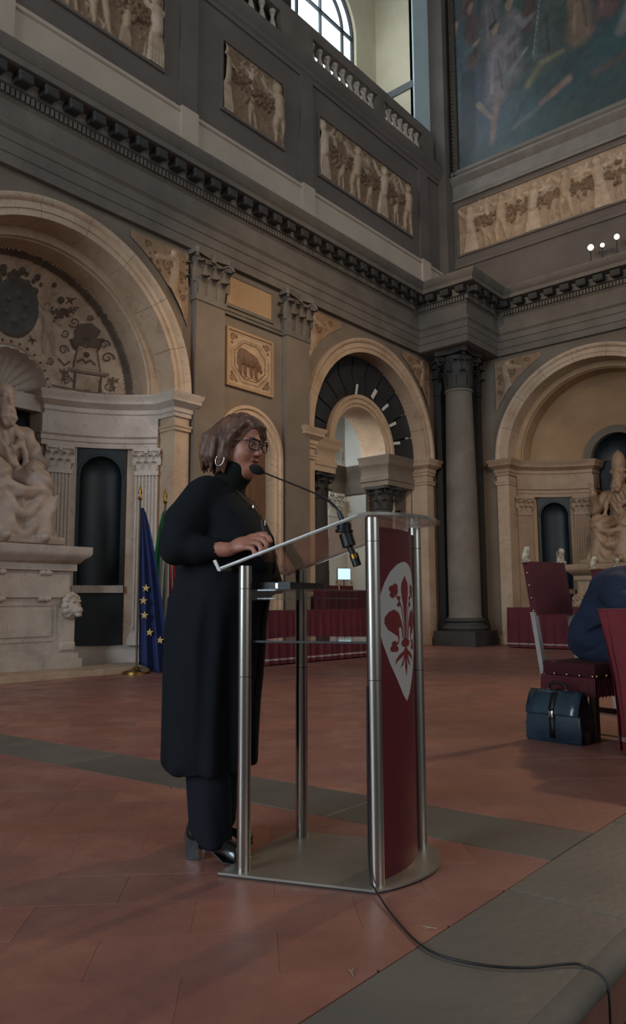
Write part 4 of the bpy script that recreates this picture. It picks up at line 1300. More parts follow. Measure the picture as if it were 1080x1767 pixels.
# ------------------------------------------------------------------ attic above the entablature
mb = MB(); mb.box(1.0, 17.2, 0, .4, 8.5, 12.35); mb.build('attic_wall', M['attic'], wall_left, None, XL)
mb = MB(); mb.sweep([(0, 8.6), (.07, 8.6), (.05, 9.46), (.09, 9.48), (.09, 9.54), (.03, 9.58), (0, 9.60)], [(1.0, YL), (16.8, YL)], -1)
mb.build('attic_plinth', M['cream'], wall_left, 40)
for a, b in ((7.68, 8.06), (10.86, 11.24), (15.42, 15.80), (4.3, 4.65)):
    mb = MB(); mb.box(a, b, -.06, .02, 9.56, 12.34); st_ = mb.build('attic_strip', M['attic'], wall_left, None, XL)
    mb = MB(); mb.box(a, b, -.11, .02, 8.6, 9.58); mb.build('strip_plinth', M['cream'], st_)
mb = MB(); mb.sweep([(0, 12.0), (.04, 12.0), (.05, 12.08), (.10, 12.12), (.10, 12.2), (.18, 12.28), (.20, 12.36), (.20, 12.42), (0, 12.44)], [(1.0, YL), (16.8, YL)], -1)
mb.build('attic_cornice', M['attic'], wall_left, 40)


def framed_relief(parent, xf, u0, u1, z0, z1, seed, ground=(.60, .47, .36)):
    R = putti_frieze(u1 - u0, z1 - z0, seed, .012, ground)
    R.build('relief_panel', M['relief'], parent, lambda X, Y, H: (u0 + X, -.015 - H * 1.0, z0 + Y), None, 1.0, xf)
    mb = MB(); t = .05
    for a, b, c, d in ((u0 - t, u1 + t, z1, z1 + t), (u0 - t, u1 + t, z0 - t, z0), (u0 - t, u0, z0, z1), (u1, u1 + t, z0, z1)): mb.box(a, b, -.05, .02, c, d)
    mb.build('relief_frame', M['attic'], parent, None, xf)


framed_relief(wall_left, XL, 4.85, 7.31, 10.06, 11.42, 21)
framed_relief(wall_left, XL, 8.69, 10.33, 10.10, 11.46, 22)
framed_relief(wall_left, XL, 11.48, 15.06, 10.06, 11.40, 23)

# balustrade of the gallery
bal = thing('balustrade', 'stone balustrade of the high gallery over the far arch', 'balustrade')
mb = MB(); mb.sweep([(-.18, 12.42), (.12, 12.42), (.12, 12.52), (-.18, 12.52), (-.18, 12.42)], [(8.0, YL + .12), (16.2, YL + .12)], -1); mb.build('base_rail', M['serena'], bal)
mb = MB(); mb.sweep([(-.20, 13.12), (.13, 13.12), (.16, 13.2), (.16, 13.34), (-.20, 13.36), (-.20, 13.12)], [(8.0, YL + .12), (16.2, YL + .12)], -1); mb.build('hand_rail', M['serena'], bal)
for a, b in ((10.3, 11.30), (13.72, 13.98), (15.72, 16.2), (8.0, 8.5)):
    mb = MB(); mb.box(a, b, YL - .02, YL + .30, 12.52, 13.12); mb.build('pedestal', M['serena'], bal)
bm_ = MB(); bm_.lathe([(.0, 0), (.075, 0), (.075, .05), (.045, .07), (.055, .10), (.085, .19), (.08, .26), (.045, .40), (.035, .46), (.055, .50), (.04, .52), (.075, .55), (.075, .60), (0, .60)], 14)
balm = bm_.mesh('baluster', M['marble'], 40)
for a, b, n in ((11.42, 13.60, 9), (14.10, 15.60, 7), (8.62, 10.18, 6)):
    for k in range(n):
        o = link('baluster', balm, bal); o.location = (a + (b - a) * k / (n - 1), YL + .13, 12.52)

# gallery recess with its lunette window
wg = structure('wall_gallery', 'cream gallery recess above the balustrade')
GY = 11.0
mb = MB()
wc, wr, wz = 13.4, 1.36, 16.0
q = MB(); wall_panel(q, 8.0, 15.66, 12.4, 18.6, [(wc, wr, wz)], .25); q.xform(Matrix.Translation((0, GY, 0))); q.build('window_wall', M['gallery_cream'], wg)
mb = MB(); mb.box(15.66, 15.8, 9.82, 11.25, 12.4, 18.6); mb.build('side_wall', M['gallery_cream'], wg)
mb = MB(); mb.box(15.62, 15.665, 9.82, 11.0, 14.52, 14.72); mb.build('tie_beam', M['beam'], wg)
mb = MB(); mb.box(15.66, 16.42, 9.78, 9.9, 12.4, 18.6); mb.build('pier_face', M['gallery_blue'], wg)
mb = MB(); mb.box(8.0, 16.5, 9.7, 11.2, 12.2, 12.4); mb.build('gallery_floor', M['serena'], wg)
mb = MB(); mb.box(8.0, 10.9, 9.85, 10.2, 12.4, 18.6); mb.build('gallery_pier', M['serena_dark'], wg)  # backlit pier, its shade put in as dark stone colour
mb = MB(); mb.box(16.42, 16.82, 9.35, 9.9, 8.6, 18.6); mb.build('corner_pier', M['attic'], wg)
win1 = structure('window_1', 'bright round-headed gallery window with dark glazing bars')
poly = [(wc - wr, 12.4), (wc + wr, 12.4)] + [(wc + wr * math.cos(a), wz + wr * math.sin(a)) for a in np.linspace(0, PI, 30)]
for x0, x1 in ((wc - wr, wc - .45), (wc - .45, wc + .45), (wc + .45, wc + wr)):
    for z0, z1 in ((12.4, 13.6), (13.6, 14.9), (14.9, 16.0), (16.0, 17.4)):
        p = clip(clip(clip(clip(poly, -1, 0, -x0), 1, 0, x1), 0, -1, -z0), 0, 1, z1)
        if area(p) < .01: continue
        mb = MB(); mb.prism(p, lambda x, z: (x, GY + .16, z), lambda x, z: (x, GY + .17, z)); mb.build('pane', M['sky_pane'], win1)
mb = MB(); mb.arc([(wr + .01, .08), (wr - .06, .08), (wr - .06, .16), (wr + .01, .16)], wc, wz, 0, PI, 30)
for sg in (-1, 1): mb.box(*sorted((wc + sg * (wr + .01), wc + sg * (wr - .06))), .08, .16, 12.4, wz)
mb.xform(Matrix.Translation((0, GY, 0))); mb.build('window_frame', M['window_bar'], win1, 40)
mb = MB(); mb.arc([(.93, .09), (.88, .09), (.88, .16), (.93, .16)], wc, wz, 0, PI, 24); mb.xform(Matrix.Translation((0, GY, 0))); mb.build('arc_bar', M['window_bar'], win1)
for x in (-.90, 0, .90):
    mb = MB(); mb.box(wc + x - .025, wc + x + .025, GY + .09, GY + .16, 12.4, wz + (.0 if x else .9)); mb.build('mullion', M['window_bar'], win1)
for z in (13.6, 14.9, 16.0):
    mb = MB(); mb.box(wc - wr, wc + wr, GY + .09, GY + .16, z - .03, z + .03); mb.build('transom', M['window_bar'], win1)

# ------------------------------------------------------------------ back wall above the entablature
mb = MB(); mb.box(-3.65 - .4, 5.5, 0, .4, 8.5, 18.8); mb.build('attic_wall', M['attic'], wall_back, None, FB)
mb = MB(); mb.sweep([(0, 9.7), (.05, 9.7), (.05, 9.78), (.02, 9.8), (0, 9.82)], [(XB, YL), (XB, 1.6)], -1); mb.build('attic_string', M['attic'], wall_back, 40)
framed_relief(wall_back, FB, AB - 9.20, AB - 2.6, 10.05, 11.38, 31, (.86, .76, .65))
mb = MB(); mb.sweep([(0, 11.55), (.08, 11.55), (.10, 11.62), (.06, 11.66), (.06, 11.98), (.14, 12.05), (.2, 12.12), (.2, 12.18), (0, 12.2)], [(XB, 9.34), (XB, 1.6)], -1)
mb.build('attic_cornice', M['frame_grey'], wall_back, 40)
# large oil painting
pt = thing('painting', 'huge dark framed oil painting of crowded robed figures on the end wall', 'painting')
W_, H_ = 7.2, 6.2
nx, ny = 300, 258
X, Y = np.meshgrid(np.linspace(0, W_, nx), np.linspace(0, H_, ny), indexing='ij')
Cc = np.zeros((nx, ny, 3)); bgc = np.array([.045, .062, .070])
rng = np.random.default_rng(5)
for _ in range(60):
    cx, cy, s = rng.uniform(0, W_), rng.uniform(0, H_), rng.uniform(.3, 1.4)
    Cc += np.exp(-((X - cx) ** 2 + (Y - cy) ** 2) / s ** 2)[..., None] * rng.normal(0, .006, 3)
Cc += bgc
Cc += np.exp(-((X - 1.5) ** 2 + (Y - .8) ** 2) / 1.0)[..., None] * np.array([.02, .045, .055])
Cc += np.clip((Y - 3.5) / 3, 0, 1)[..., None] * np.array([.03, .032, .026])


def pst(pts, r0, r1, col, soft=.35):
    n = len(pts)
    for i in range(n - 1):
        a, b = pts[i], pts[i + 1]; ra = r0 + (r1 - r0) * i / max(n - 1, 1); rb = r0 + (r1 - r0) * (i + 1) / max(n - 1, 1)
        dx, dy = b[0] - a[0], b[1] - a[1]; L = max(dx * dx + dy * dy, 1e-9)
        t = np.clip(((X - a[0]) * dx + (Y - a[1]) * dy) / L, 0, 1); d = np.sqrt((X - a[0] - dx * t) ** 2 + (Y - a[1] - dy * t) ** 2)
        m = np.clip((ra + (rb - ra) * t - d) / (soft * max(ra, .02)), 0, 1)[..., None]
        fold = 1 + .12 * np.sin(9 * X + 4 * np.sin(3 * Y))[..., None] * m
        Cc[:] = Cc * (1 - m) + np.array(col) * fold * m


SK, RS, TE, GY_, OC = (.20, .14, .11), (.13, .085, .085), (.035, .06, .07), (.17, .17, .165), (.16, .15, .09)


def painted(x, y, s, robe, skin=SK, lean=0., kneel=False):
    sh = (x + lean * .7, y + .92 * s)
    pst([(x, y - .05 * s), (x + lean * .4, y + .5 * s), sh], .30 * s, .15 * s, robe, .6)
    pst([(x - .10 * s, y), (x + lean * .4 - .06 * s, y + .6 * s)], .05 * s, .03 * s, tuple(1.5 * c for c in robe), 1.0)
    pst([(x + .10 * s, y), (x + lean * .4 + .05 * s, y + .55 * s)], .04 * s, .03 * s, tuple(.5 * c for c in robe), 1.0)
    pst([(sh[0] + .08 * s, sh[1]), (sh[0] + .22 * s, sh[1] - .28 * s), (sh[0] + .36 * s, sh[1] - .22 * s)], .10 * s, .07 * s, tuple(1.2 * c for c in robe), .7)
    pst([(sh[0] + .36 * s, sh[1] - .22 * s), (sh[0] + .43 * s, sh[1] - .18 * s)], .05 * s, .04 * s, skin, .7)
    pst([(sh[0], y + 1.04 * s), (sh[0] + .01 * s, y + 1.18 * s)], .06 * s, .10 * s, skin, .6)
    pst([(sh[0] - .06 * s, y + 1.22 * s), (sh[0] + .02 * s, y + 1.28 * s)], .07 * s, .06 * s, (.05, .04, .035), .7)


PAL = [(.16, .10, .085), (.05, .075, .085), (.15, .13, .135), (.10, .06, .055), (.17, .165, .15), (.14, .115, .06), (.07, .085, .075), (.19, .135, .10)]
for row, (y0, s0, n, dim) in enumerate(((4.3, 1.0, 9, .55), (3.2, 1.35, 8, .75), (2.1, 1.6, 7, .95))):
    for i in range(n):
        c = PAL[int(rng.integers(len(PAL)))]
        painted(.25 + i * 7.0 / (n - 1) + rng.uniform(-.25, .25), y0 + rng.uniform(-.25, .25), s0 * rng.uniform(.9, 1.1), tuple(v * dim for v in c), tuple(v * (dim + .1) for v in SK), rng.uniform(-.35, .35))
pst([(.25, .3), (.3, 1.3), (.35, 2.5)], .30, .26, (.022, .03, .034)); pst([(.62, 1.6), (.95, 1.1)], .10, .07, SK)
painted(1.15, 1.75, 1.5, (.17, .14, .15)); pst([(1.45, 2.0), (2.0, 2.5)], .12, .05, GY_)
pst([(2.15, 2.2), (2.45, 4.0)], .014, .010, (.25, .26, .25)); pst([(3.2, 3.6), (4.1, 5.0)], .04, .03, (.16, .15, .14))
pst([(.95, .35), (1.05, 1.0), (1.15, 1.5)], .11, .14, (.19, .13, .115), .7); pst([(1.5, .4), (1.9, 1.2)], .42, .36, (.05, .085, .10), .9)
painted(3.35, 2.3, 1.5, (.18, .12, .08)); painted(4.0, 2.6, 1.4, (.13, .075, .065), lean=.3)
pst([(2.0, 1.5), (2.35, 1.9), (2.9, 1.95)], .16, .1, OC, .8); pst([(2.35, 1.2), (3.4, 1.6)], .34, .30, (.04, .062, .07), .8)
pst([(2.3, .85), (2.65, 1.0), (3.0, 1.15)], .11, .16, (.20, .14, .12), .9); pst([(1.6, .55), (2.2, .75)], .13, .09, (.12, .13, .135), .9)
pst([(4.3, 1.75), (4.5, 2.3), (4.75, 2.7)], .20, .14, GY_, .7); painted(5.2, 2.2, 1.8, (.16, .11, .11)); pst([(4.8, 4.0), (5.6, 4.4)], .42, .32, (.04, .055, .06), .9)
pst([(4.5, 3.3), (4.8, 2.6)], .22, .14, (.19, .17, .14), .8); painted(6.3, 1.6, 1.8, (.13, .075, .07)); pst([(3.6, 1.0), (6.9, 1.5)], .16, .2, (.085, .072, .068), 1.0)
pst([(.4, .25), (3.2, .45)], .22, .18, (.05, .075, .085), 1.2)
Cc = np.clip(Cc, .006, 1)
i = np.arange(nx - 1)[:, None] * ny + np.arange(ny - 1)[None, :]
Q = np.stack([i, i + ny, i + ny + 1, i + 1], -1).reshape(-1, 4)
u0 = AB - 9.10
P3 = np.stack([u0 + X, np.full_like(X, -.10), 12.36 + Y], -1).reshape(-1, 3)
me = fast_mesh('canvas', P3, Q); color_attr(me, 'paint', Cc.reshape(-1, 3)); me.materials.append(M['canvas'])
link('canvas', me, pt, FB)
mb = MB(); mb.box(u0 - .02, u0 + W_ + .02, -.08, 0.0, 12.2, 18.58); mb.build('stretcher', M['frame_dark'], pt, None, FB)
FPROF = lambda s: [(0, -.0), (0, -.16), (s * .05, -.20), (s * .12, -.22), (s * .16, -.18), (s * .2, -.1), (s * .2, 0)]
mb = MB(); mb.vprism([(u0 + x - .0, v) for x, v in FPROF(-1)], 12.2, 18.6); mb.build('frame_side', M['frame_dark'], pt, 40, FB)
mb = MB(); mb.vprism([(u0 + W_ + x, v) for x, v in FPROF(1)], 12.2, 18.6); mb.build('frame_side', M['frame_dark'], pt, 40, FB)
for k in range(60):
    a = MB(); a.lathe([(0, -.03), (.03, 0), (0, .03)], 6, (u0 - .10, -.225, 12.35 + k * .105))
    if k == 0: acc = MB()
    acc.add(a.v, a.f)
tag(acc.build('bead_row', M['frame_dark'], pt, None, FB), kind='stuff')
mb = MB(); mb.prism([(12.36 + x, v) for x, v in FPROF(-1)], lambda z, v: (u0 - .2, v, z), lambda z, v: (u0 + W_ + .2, v, z)); mb.build('frame_bottom', M['frame_grey'], pt, 40, FB)

# ------------------------------------------------------------------ corner column and responds
col = thing('column', 'dark grey round corner column with carved capital', 'column', (15.78, 8.80, 0))
mb = MB(); mb.vprism([(-.54, -.54), (.54, -.54), (.54, .54), (-.54, .54)], 0, .34); mb.build('plinth', M['serena_dark'], col)
mb = MB(); mb.lathe([(0, .34), (.50, .34), (.53, .40), (.50, .46), (.44, .48), (.42, .53), (.46, .57), (.44, .62), (.40, .64), (0, .64)], 32); mb.build('base', M['serena_dark'], col, 40)
mb = MB(); mb.lathe([(.395, .64), (.375, .70), (.375, 2.2), (.36, 3.6), (.335, 5.0), (.315, 6.02), (.34, 6.04), (.34, 6.09), (.315, 6.10)], 36); mb.build('shaft', M['serena'], col, 40)
corinthian_round(.32, .96, 6.10).build('capital', M['serena_dark'], col, 40)
for k, (parent, xf, uc) in enumerate(((wall_left, XL, 16.25), (wall_back, FB, AB - 9.05))):
    pilaster(parent, uc, .62, .20, .34, 7.08, .9, M['respond'], xf)

# ------------------------------------------------------------------ cornice spot lamps
for i, (y, z, s, lab) in enumerate(((5.66, 8.96, 1.15, 'leftmost and largest lit spotlight standing on the back cornice'), (5.40, 8.93, .8, 'small lit spotlight second from left on the back cornice'), (5.08, 9.02, 1.0, 'lit spotlight third from left on the back cornice'), (4.80, 9.02, .9, 'lit spotlight nearest the right edge on the back cornice'))):
    x = 16.35
    sp = thing('spotlight', lab, 'lamp', (x, y, 8.6), 0, 'spotlights on the back cornice')
    mb = MB(); mb.box(-.06, .06, -.05, .05, 0.0, .03); mb.tube([(0, 0, .03), (0, 0, z - 8.6)], .012, 8); mb.build('stand', M['lamp_body'], sp)
    mb = MB(); mb.lathe([(0, -.10), (.045, -.10), (.06, -.02), (.07 * s, .06), (.06 * s, .06), (0, .0)], 16)
    d = Vector((-.80, -.40, -.35)).normalized()
    q = d.to_track_quat('Z', 'Y').to_matrix().to_4x4()
    mb.xform(Matrix.Translation((0, 0, z - 8.6)) @ q); mb.build('housing', M['lamp_body'], sp, 40)
    mb = MB(); mb.lathe([(0, .075), (.03 * s, .07), (.058 * s, .055), (0, .05)], 16); mb.xform(Matrix.Translation((0, 0, z - 8.6)) @ q); mb.build('bulb', M['lamp_on'], sp, 40)

# ------------------------------------------------------------------ statues and their pedestals


def seated_pope(name, label, xf, mitre, seed, blend_arm, mat):
    S = SDF((-.85, -.95, -.02), (.85, .62, 2.62), .0165)
    k = .05
    # throne-like seat mass hidden by the robes and cloak behind
    S.cap((0, .22, .35), (0, .25, .85), .40, .36, .06)
    S.cap((-.25, .2, .3), (.25, .2, .3), .34, .34, .06)
    # torso, cope
    S.ell((0, .22, 1.20), (.36, .28, .48), .06); S.ell((0, .20, 1.52), (.44, .25, .22), .07)
    # thighs, knees, shins under drapery
    for sg, kx, kz in ((-1, .30, .86), (1, .36, .80)):
        S.cap((sg * .20, .15, .80), (sg * kx, -.42, kz), .25, .22, k); S.cap((sg * kx, -.42, kz), (sg * (kx - .02), -.50, .12), .20, .22, k)
        S.ell((sg * (kx - .03), -.62, .08), (.10, .20, .09), .03)

    def drape(X, Y, Z):
        t = np.clip(Z / .95, 0, 1)
        a = np.arctan2(Y + .18, X)
        fold = .030 * np.sin(13 * a + 2.2 * Z + seed) + .018 * np.sin(23 * a - 3 * Z)
        rx = .60 - .05 * t + fold * (1 - .4 * t); ry = .44 - .02 * t + fold * (1 - .4 * t)
        q = np.sqrt((X / rx) ** 2 + ((Y + .17) / ry) ** 2)
        d = (q - 1) * .42
        return np.maximum(d, np.maximum(Z - (.80 - .16 * np.sin(PI * np.clip((X + .6) / 1.2, 0, 1))), -Z + .02))
    S.fn(drape, (-.7, -.68, 0), (.7, .34, 1.0), .07)
    # catenary folds slung between the knees and over the lap
    for i in range(3):
        z0 = .84 - .16 * i; sag = .14 + .12 * i
        pts = [(-.34 + .70 * t, -.55 - .07 * math.sin(PI * t) - .015 * i, z0 - sag * math.sin(PI * t) ** 1.3 - .10 * t) for t in np.linspace(0, 1, 9)]
        S.chain(pts, [.03, .04, .05, .055, .06, .055, .05, .04, .03], .07)
    for x0, x1, z0, z1 in ((-.28, .22, 1.50, 1.12), (-.20, .30, 1.36, .98), (.28, -.10, 1.46, 1.20)):
        pts = [(x0 + (x1 - x0) * t, -.06 - .07 * math.sin(PI * t), z0 + (z1 - z0) * t - .05 * math.sin(PI * t)) for t in np.linspace(0, 1, 7)]
        S.chain(pts, [.02, .03, .04, .045, .04, .03, .02], .06)
    for i, x in enumerate((-.52, -.30, -.05, .16, .40, .56)):
        S.cap((x * .75, -.54, .58 - .1 * (i % 2)), (x + .05 * (i % 2), -.64 + .02 * i, .05), .03, .055, .05)
    for z0, sag in ((.42, .16), (.30, .10)):
        S.chain([(.10 + .46 * t, -.62, z0 + .22 * t - sag * math.sin(PI * t)) for t in np.linspace(0, 1, 7)], [.025, .035, .045, .045, .045, .035, .025], .05)
    # arms with wide sleeves
    S.cap((.42, .16, 1.52), (.56, .02, 1.12), .16, .17, k); S.cap((.56, .02, 1.12), (.34, -.34, 1.00), .15, .12, k); S.cap((.56, .0, 1.1), (.62, -.05, .82), .15, .10, k)
    S.cap((.34, -.34, 1.00), (.27, -.45, 1.0), .06, .06, .02)
    for f in range(4): S.cap((.28 + .03 * (f - 1.5), -.44, 1.0), (.26 + .032 * (f - 1.5), -.56, .97 - .01 * f), .022, .016, .008)
    if blend_arm:
        S.cap((-.42, .16, 1.52), (-.58, -.02, 1.24), .16, .15, k); S.cap((-.58, -.02, 1.24), (-.50, -.30, 1.55), .13, .09, k); S.cap((-.50, -.30, 1.55), (-.49, -.34, 1.66), .05, .05, .02)
        for f in range(4): S.cap((-.49 + .03 * (f - 1.5), -.35, 1.68), (-.49 + .035 * (f - 1.5), -.37, 1.80 - .03 * (f > 1)), .02, .015, .008)
    else:
        S.cap((-.42, .16, 1.52), (-.56, .02, 1.14), .16, .16, k); S.cap((-.56, .02, 1.14), (-.32, -.34, 1.04), .14, .10, k); S.ell((-.28, -.42, 1.04), (.07, .09, .05), .03)
    # neck, head, beard
    S.cap((0, .16, 1.62), (0, .10, 1.80), .12, .10, .05)
    S.ell((0, .04, 1.95), (.145, .175, .20), .03)
    S.ell((0, -.06, 1.80), (.12, .12, .17), .05)
    S.ell((0, -.10, 1.68), (.09, .08, .13), .05)
    S.cap((0, -.13, 1.98), (0, -.17, 1.90), .025, .035, .02); S.cap((-.09, -.105, 2.0), (.09, -.105, 2.0), .025, .025, .02)
    for sg in (-1, 1):
        S.ell((sg * .055, -.135, 1.965), (.03, .02, .018), .012, op='sub'); S.ell((sg * .15, .05, 1.94), (.025, .04, .06), .01)
        for q in range(3): S.chain([(sg * (.03 + .03 * q), -.16 + .02 * q, 1.80), (sg * (.05 + .03 * q), -.16 + .01 * q, 1.70), (sg * (.02 + .03 * q), -.15, 1.60)], [.03, .028, .015], .02)
    if mitre:
        S.ell((0, .05, 2.22), (.17, .15, .30), .03); S.cap((-.15, .0, 2.06), (.15, .0, 2.06), .05, .05, .03); S.cap((0, .05, 2.45), (0, .05, 2.53), .05, .02, .03)
    else:
        S.ell((0, .07, 2.09), (.165, .17, .12), .03)
    # mantle edge
    for sg in (-1, 1): S.chain([(sg * .12, -.02, 1.62), (sg * .26, -.10, 1.40), (sg * .30, -.14, 1.1), (sg * .42, -.36, .85)], [.04, .045, .05, .05], .03)
    S.cap((-.60, -.35, .045), (.60, -.35, .045), .05, .05, .0); S.fn(lambda X, Y, Z: np.maximum(np.maximum(np.abs(X) - .68, np.abs(Y + .15) - .56), np.abs(Z - .04) - .05), (-.7, -.75, 0), (.7, .45, .1), .01)
    def folds(P):
        x, y, z = P.T
        ss = lambda v, a, b: np.clip((v - a) / (b - a), 0, 1) ** 2 * (3 - 2 * np.clip((v - a) / (b - a), 0, 1))
        low = np.sin(20 * x + 2.5 * np.sin(4 * z + seed) + 6 * y) * (1 - ss(z, .55, .8)) * ss(z, .08, .2)
        lap = np.sin(34 * (z + .9 * (np.abs(x) - .1) ** 2 - .35 * y) + seed) * ss(z, .55, .75) * (1 - ss(z, 1.0, 1.15))
        tor = np.sin(30 * (z * .75 + x * .55 + .2 * np.sin(6 * x)) + seed) * ss(z, 1.0, 1.15) * (1 - ss(z, 1.58, 1.68))
        mit = .5 * np.sin(60 * z) * ss(z, 1.6, 1.7) * (1 - ss(z, 1.80, 1.86)) * (y < 0)
        return .014 * low + .013 * lap + .012 * tor + .006 * mit
    o = S.build(name, mat, None, xf, 1, folds)
    tag(o, label, 'statue')
    return o


PT = 1.86
seated_pope('papal_statue', 'white marble seated bearded pope with draped robes in left shell niche', FL1 @ Matrix.Translation((-.16, 1.20, PT + .03)) @ Matrix.Diagonal((1, 1, 1.13, 1)), False, .3, False, M['statue'])
seated_pope('papal_statue', 'marble seated pope wearing a tall mitre in the ochre end apse', FB @ Matrix.Translation((.10, 1.16, PT + .02)) @ Matrix.Rotation(-.15, 4, 'Z') @ Matrix.Diagonal((1, 1, 1.06, 1)), True, 1.7, True, M['statue_warmlit'])


def lion_mask():
    S = SDF((-.2, -.26, -.22), (.2, .12, .24), .011)
    S.ell((0, 0, 0), (.13, .13, .15), .02); S.ell((0, -.12, -.05), (.075, .08, .06), .03); S.ell((0, -.17, -.02), (.03, .025, .022), .01); S.ell((0, -.14, -.12), (.055, .05, .03), .02)
    for k in range(12):
        a = 2 * PI * k / 12; S.ell((.14 * math.cos(a), -.0, .02 + .16 * math.sin(a)), (.05, .06, .05), .015)
    for sg in (-1, 1): S.ell((sg * .05, -.12, .05), (.024, .02, .018), .01, op='sub'); S.ell((sg * .06, -.10, .085), (.04, .03, .02), .015); S.ell((sg * .12, -.03, .13), (.035, .03, .04), .012)
    return S.mesh(1)


_lp, _lq = lion_mask()
lion_me = fast_mesh('lion_mask', _lp, _lq); lion_me.materials.append(M['marble']); lion_me.shade_smooth()
lion_me2 = lion_me.copy(); lion_me2.materials.clear(); lion_me2.materials.append(M['marble_warmlit'])


def pedestal(xf, label, mat):
    t = thing('sarcophagus_pedestal', label, 'pedestal'); t.matrix_world = xf
    hw = .80
    mb = MB(); mb.box(-hw, hw, .40, 1.55, .34, 1.50); mb.build('body', mat, t)
    for z0, z1, e in ((0.0, .20, .14), (.20, .28, .10), (.28, .34, .05)):
        mb = MB(); mb.box(-hw - e, hw + e, .40 - e, 1.55, z0, z1); mb.build('base_course', mat, t)
    mb = MB(); mb.sweep([(0, 1.50), (.06, 1.50), (.06, 1.60), (.10, 1.62), (.14, 1.68), (.20, 1.72), (.22, 1.76), (.22, PT), (0, PT)], [(hw, 1.5), (hw, .40), (-hw, .40), (-hw, 1.5)], 1)
    mb.box(-hw - .05, hw + .05, .36, 1.55, 1.70, PT - .003); mb.build('top_slab', mat, t, 40)
    # framed panel and upper block
    mb = MB()
    for a, b, c, d in ((-.56, .56, .46, .49), (-.56, .56, .98, 1.01), (-.56, -.53, .49, .98), (.53, .56, .49, .98)): mb.box(a, b, .385, .41, c, d)
    mb.build('panel_frame', mat, t)
    mb = MB(); mb.add(*rbox(0, .395, .735, 1.0, .03, .42, .012, 1)); mb.build('panel', mat, t)
    mb = MB(); mb.box(-.74, .74, .36, .42, 1.10, 1.44); mb.build('upper_block', mat, t)
    for x in (-.35, .35):
        for z in (1.46, 1.08):
            mb = MB(); mb.lathe([(0, -.10), (.035, -.09), (.045, -.03), (.03, 0), (.045, .03), (.035, .09), (0, .10)], 12); mb.xform(Matrix.Translation((x, .36, z)) @ Matrix.Rotation(PI / 2, 4, 'Y')); mb.build('scroll_boss', mat, t, 50)
    for sg in (-1, 1):
        mb = MB(); mb.box(*sorted((sg * .62, sg * .84)), .33, .46, .34, .95); mb.add(*rbox(sg * .73, .38, .38, .26, .14, .14, .03, 2)); mb.build('corner_post', mat, t)
        o = link('lion_mask', lion_me if mat is M['marble'] else lion_me2, t); o.location = (sg * .76, .31, .96); o.rotation_euler = (0, 0, sg * .35)
    return t


pedestal(FL1 @ Matrix.Translation((-.10, .20, 0)), 'pale marble sarcophagus pedestal with lion masks under the left statue', M['marble'])
pedestal(FB @ Matrix.Translation((.04, .16, 0)), 'marble pedestal, warm light put into its colour, under the mitred statue in the end apse', M['marble_warmlit'])

# ------------------------------------------------------------------ lectern
LA, LS, LC = Vector((.385, -.923, 0)), Vector((.9744, .2249, 0)), Vector((2.379, 1.923, 0))
lec = thing('lectern', 'clear acrylic and steel tube lectern with red crest panel', 'lectern', LC)


def LW(a, s, z): return tuple(LA * a + LS * s + Vector((0, 0, z)))


def plan(off=0.0, a0=-.335, af=.26, bulge=.15, sw=.275):
    pts = [(a0, -sw - off), (af, -sw - off)]
    pts += [(af + bulge * math.sin(PI * t) ** .8, (-sw - off) + 2 * (sw + off) * t) for t in np.linspace(.08, .92, 13)]
    return pts + [(af, sw + off), (a0, sw + off)]


def zplate(a):   # slope of the reading surface, level towards the audience
    return 1.128 + (min(a, .24) + .335) * .335


bp = plan(.0, -.325, .27, .12, .285)
mb = MB(); mb.prism(bp, lambda a, s: LW(a, s, .006), lambda a, s: LW(a, s, .014)); mb.build('base_plate', M['steel_plate'], lec)
mb = MB(); mb.prism([(a * .992, s * .992) for a, s in bp], lambda a, s: LW(a, s, .0), lambda a, s: LW(a, s, .006)); mb.build('base_pad', M['steel_dark'], lec)
for a, s, h in ((-.2555, -.23, 1.145), (-.2555, .23, 1.145), (.2555, -.23, 1.315), (.2555, .23, 1.315)):
    mb = MB(); p0 = LW(a, s, .012); p1 = LW(a, s, h)
    mb.tube([p0, (p0[0], p0[1], .3), (p0[0], p0[1], .8), p1], .0265, 28); post = mb.build('post', M['steel'], lec, 40)
    for zj in (.72, h - .09):
        mb = MB(); mb.tube([LW(a, s, zj), LW(a, s, zj + .0025)], .0268, 24); mb.build('post_joint', M['steel_dark'], post)
# reading plate
pl = plan()
subdiv = []
for i in range(len(pl)):
    a, s = pl[i]; b, q = pl[(i + 1) % len(pl)]
    n = 12 if abs(b - a) > .3 else (4 if abs(q - s) > .3 else 1)
    for k in range(n): subdiv.append((a + (b - a) * k / n, s + (q - s) * k / n))
mb = MB()
rows = []
arr = np.linspace(-.335, .41, 30)
for a in arr:
    hw = .275 if a <= .26 else .275 * math.sqrt(max(0.0, 1 - ((a - .26) / .152) ** 2)) ** .8
    rows.append([LW(a, s * hw, zplate(a)) for s in np.linspace(-1, 1, 13)])
mb.grid(rows)
o0 = len(mb.v); mb.grid([[(p[0], p[1], p[2] + .012) for p in r] for r in rows], flip=True)
plate = mb.build('reading_plate', M['acrylic'], lec, 30)
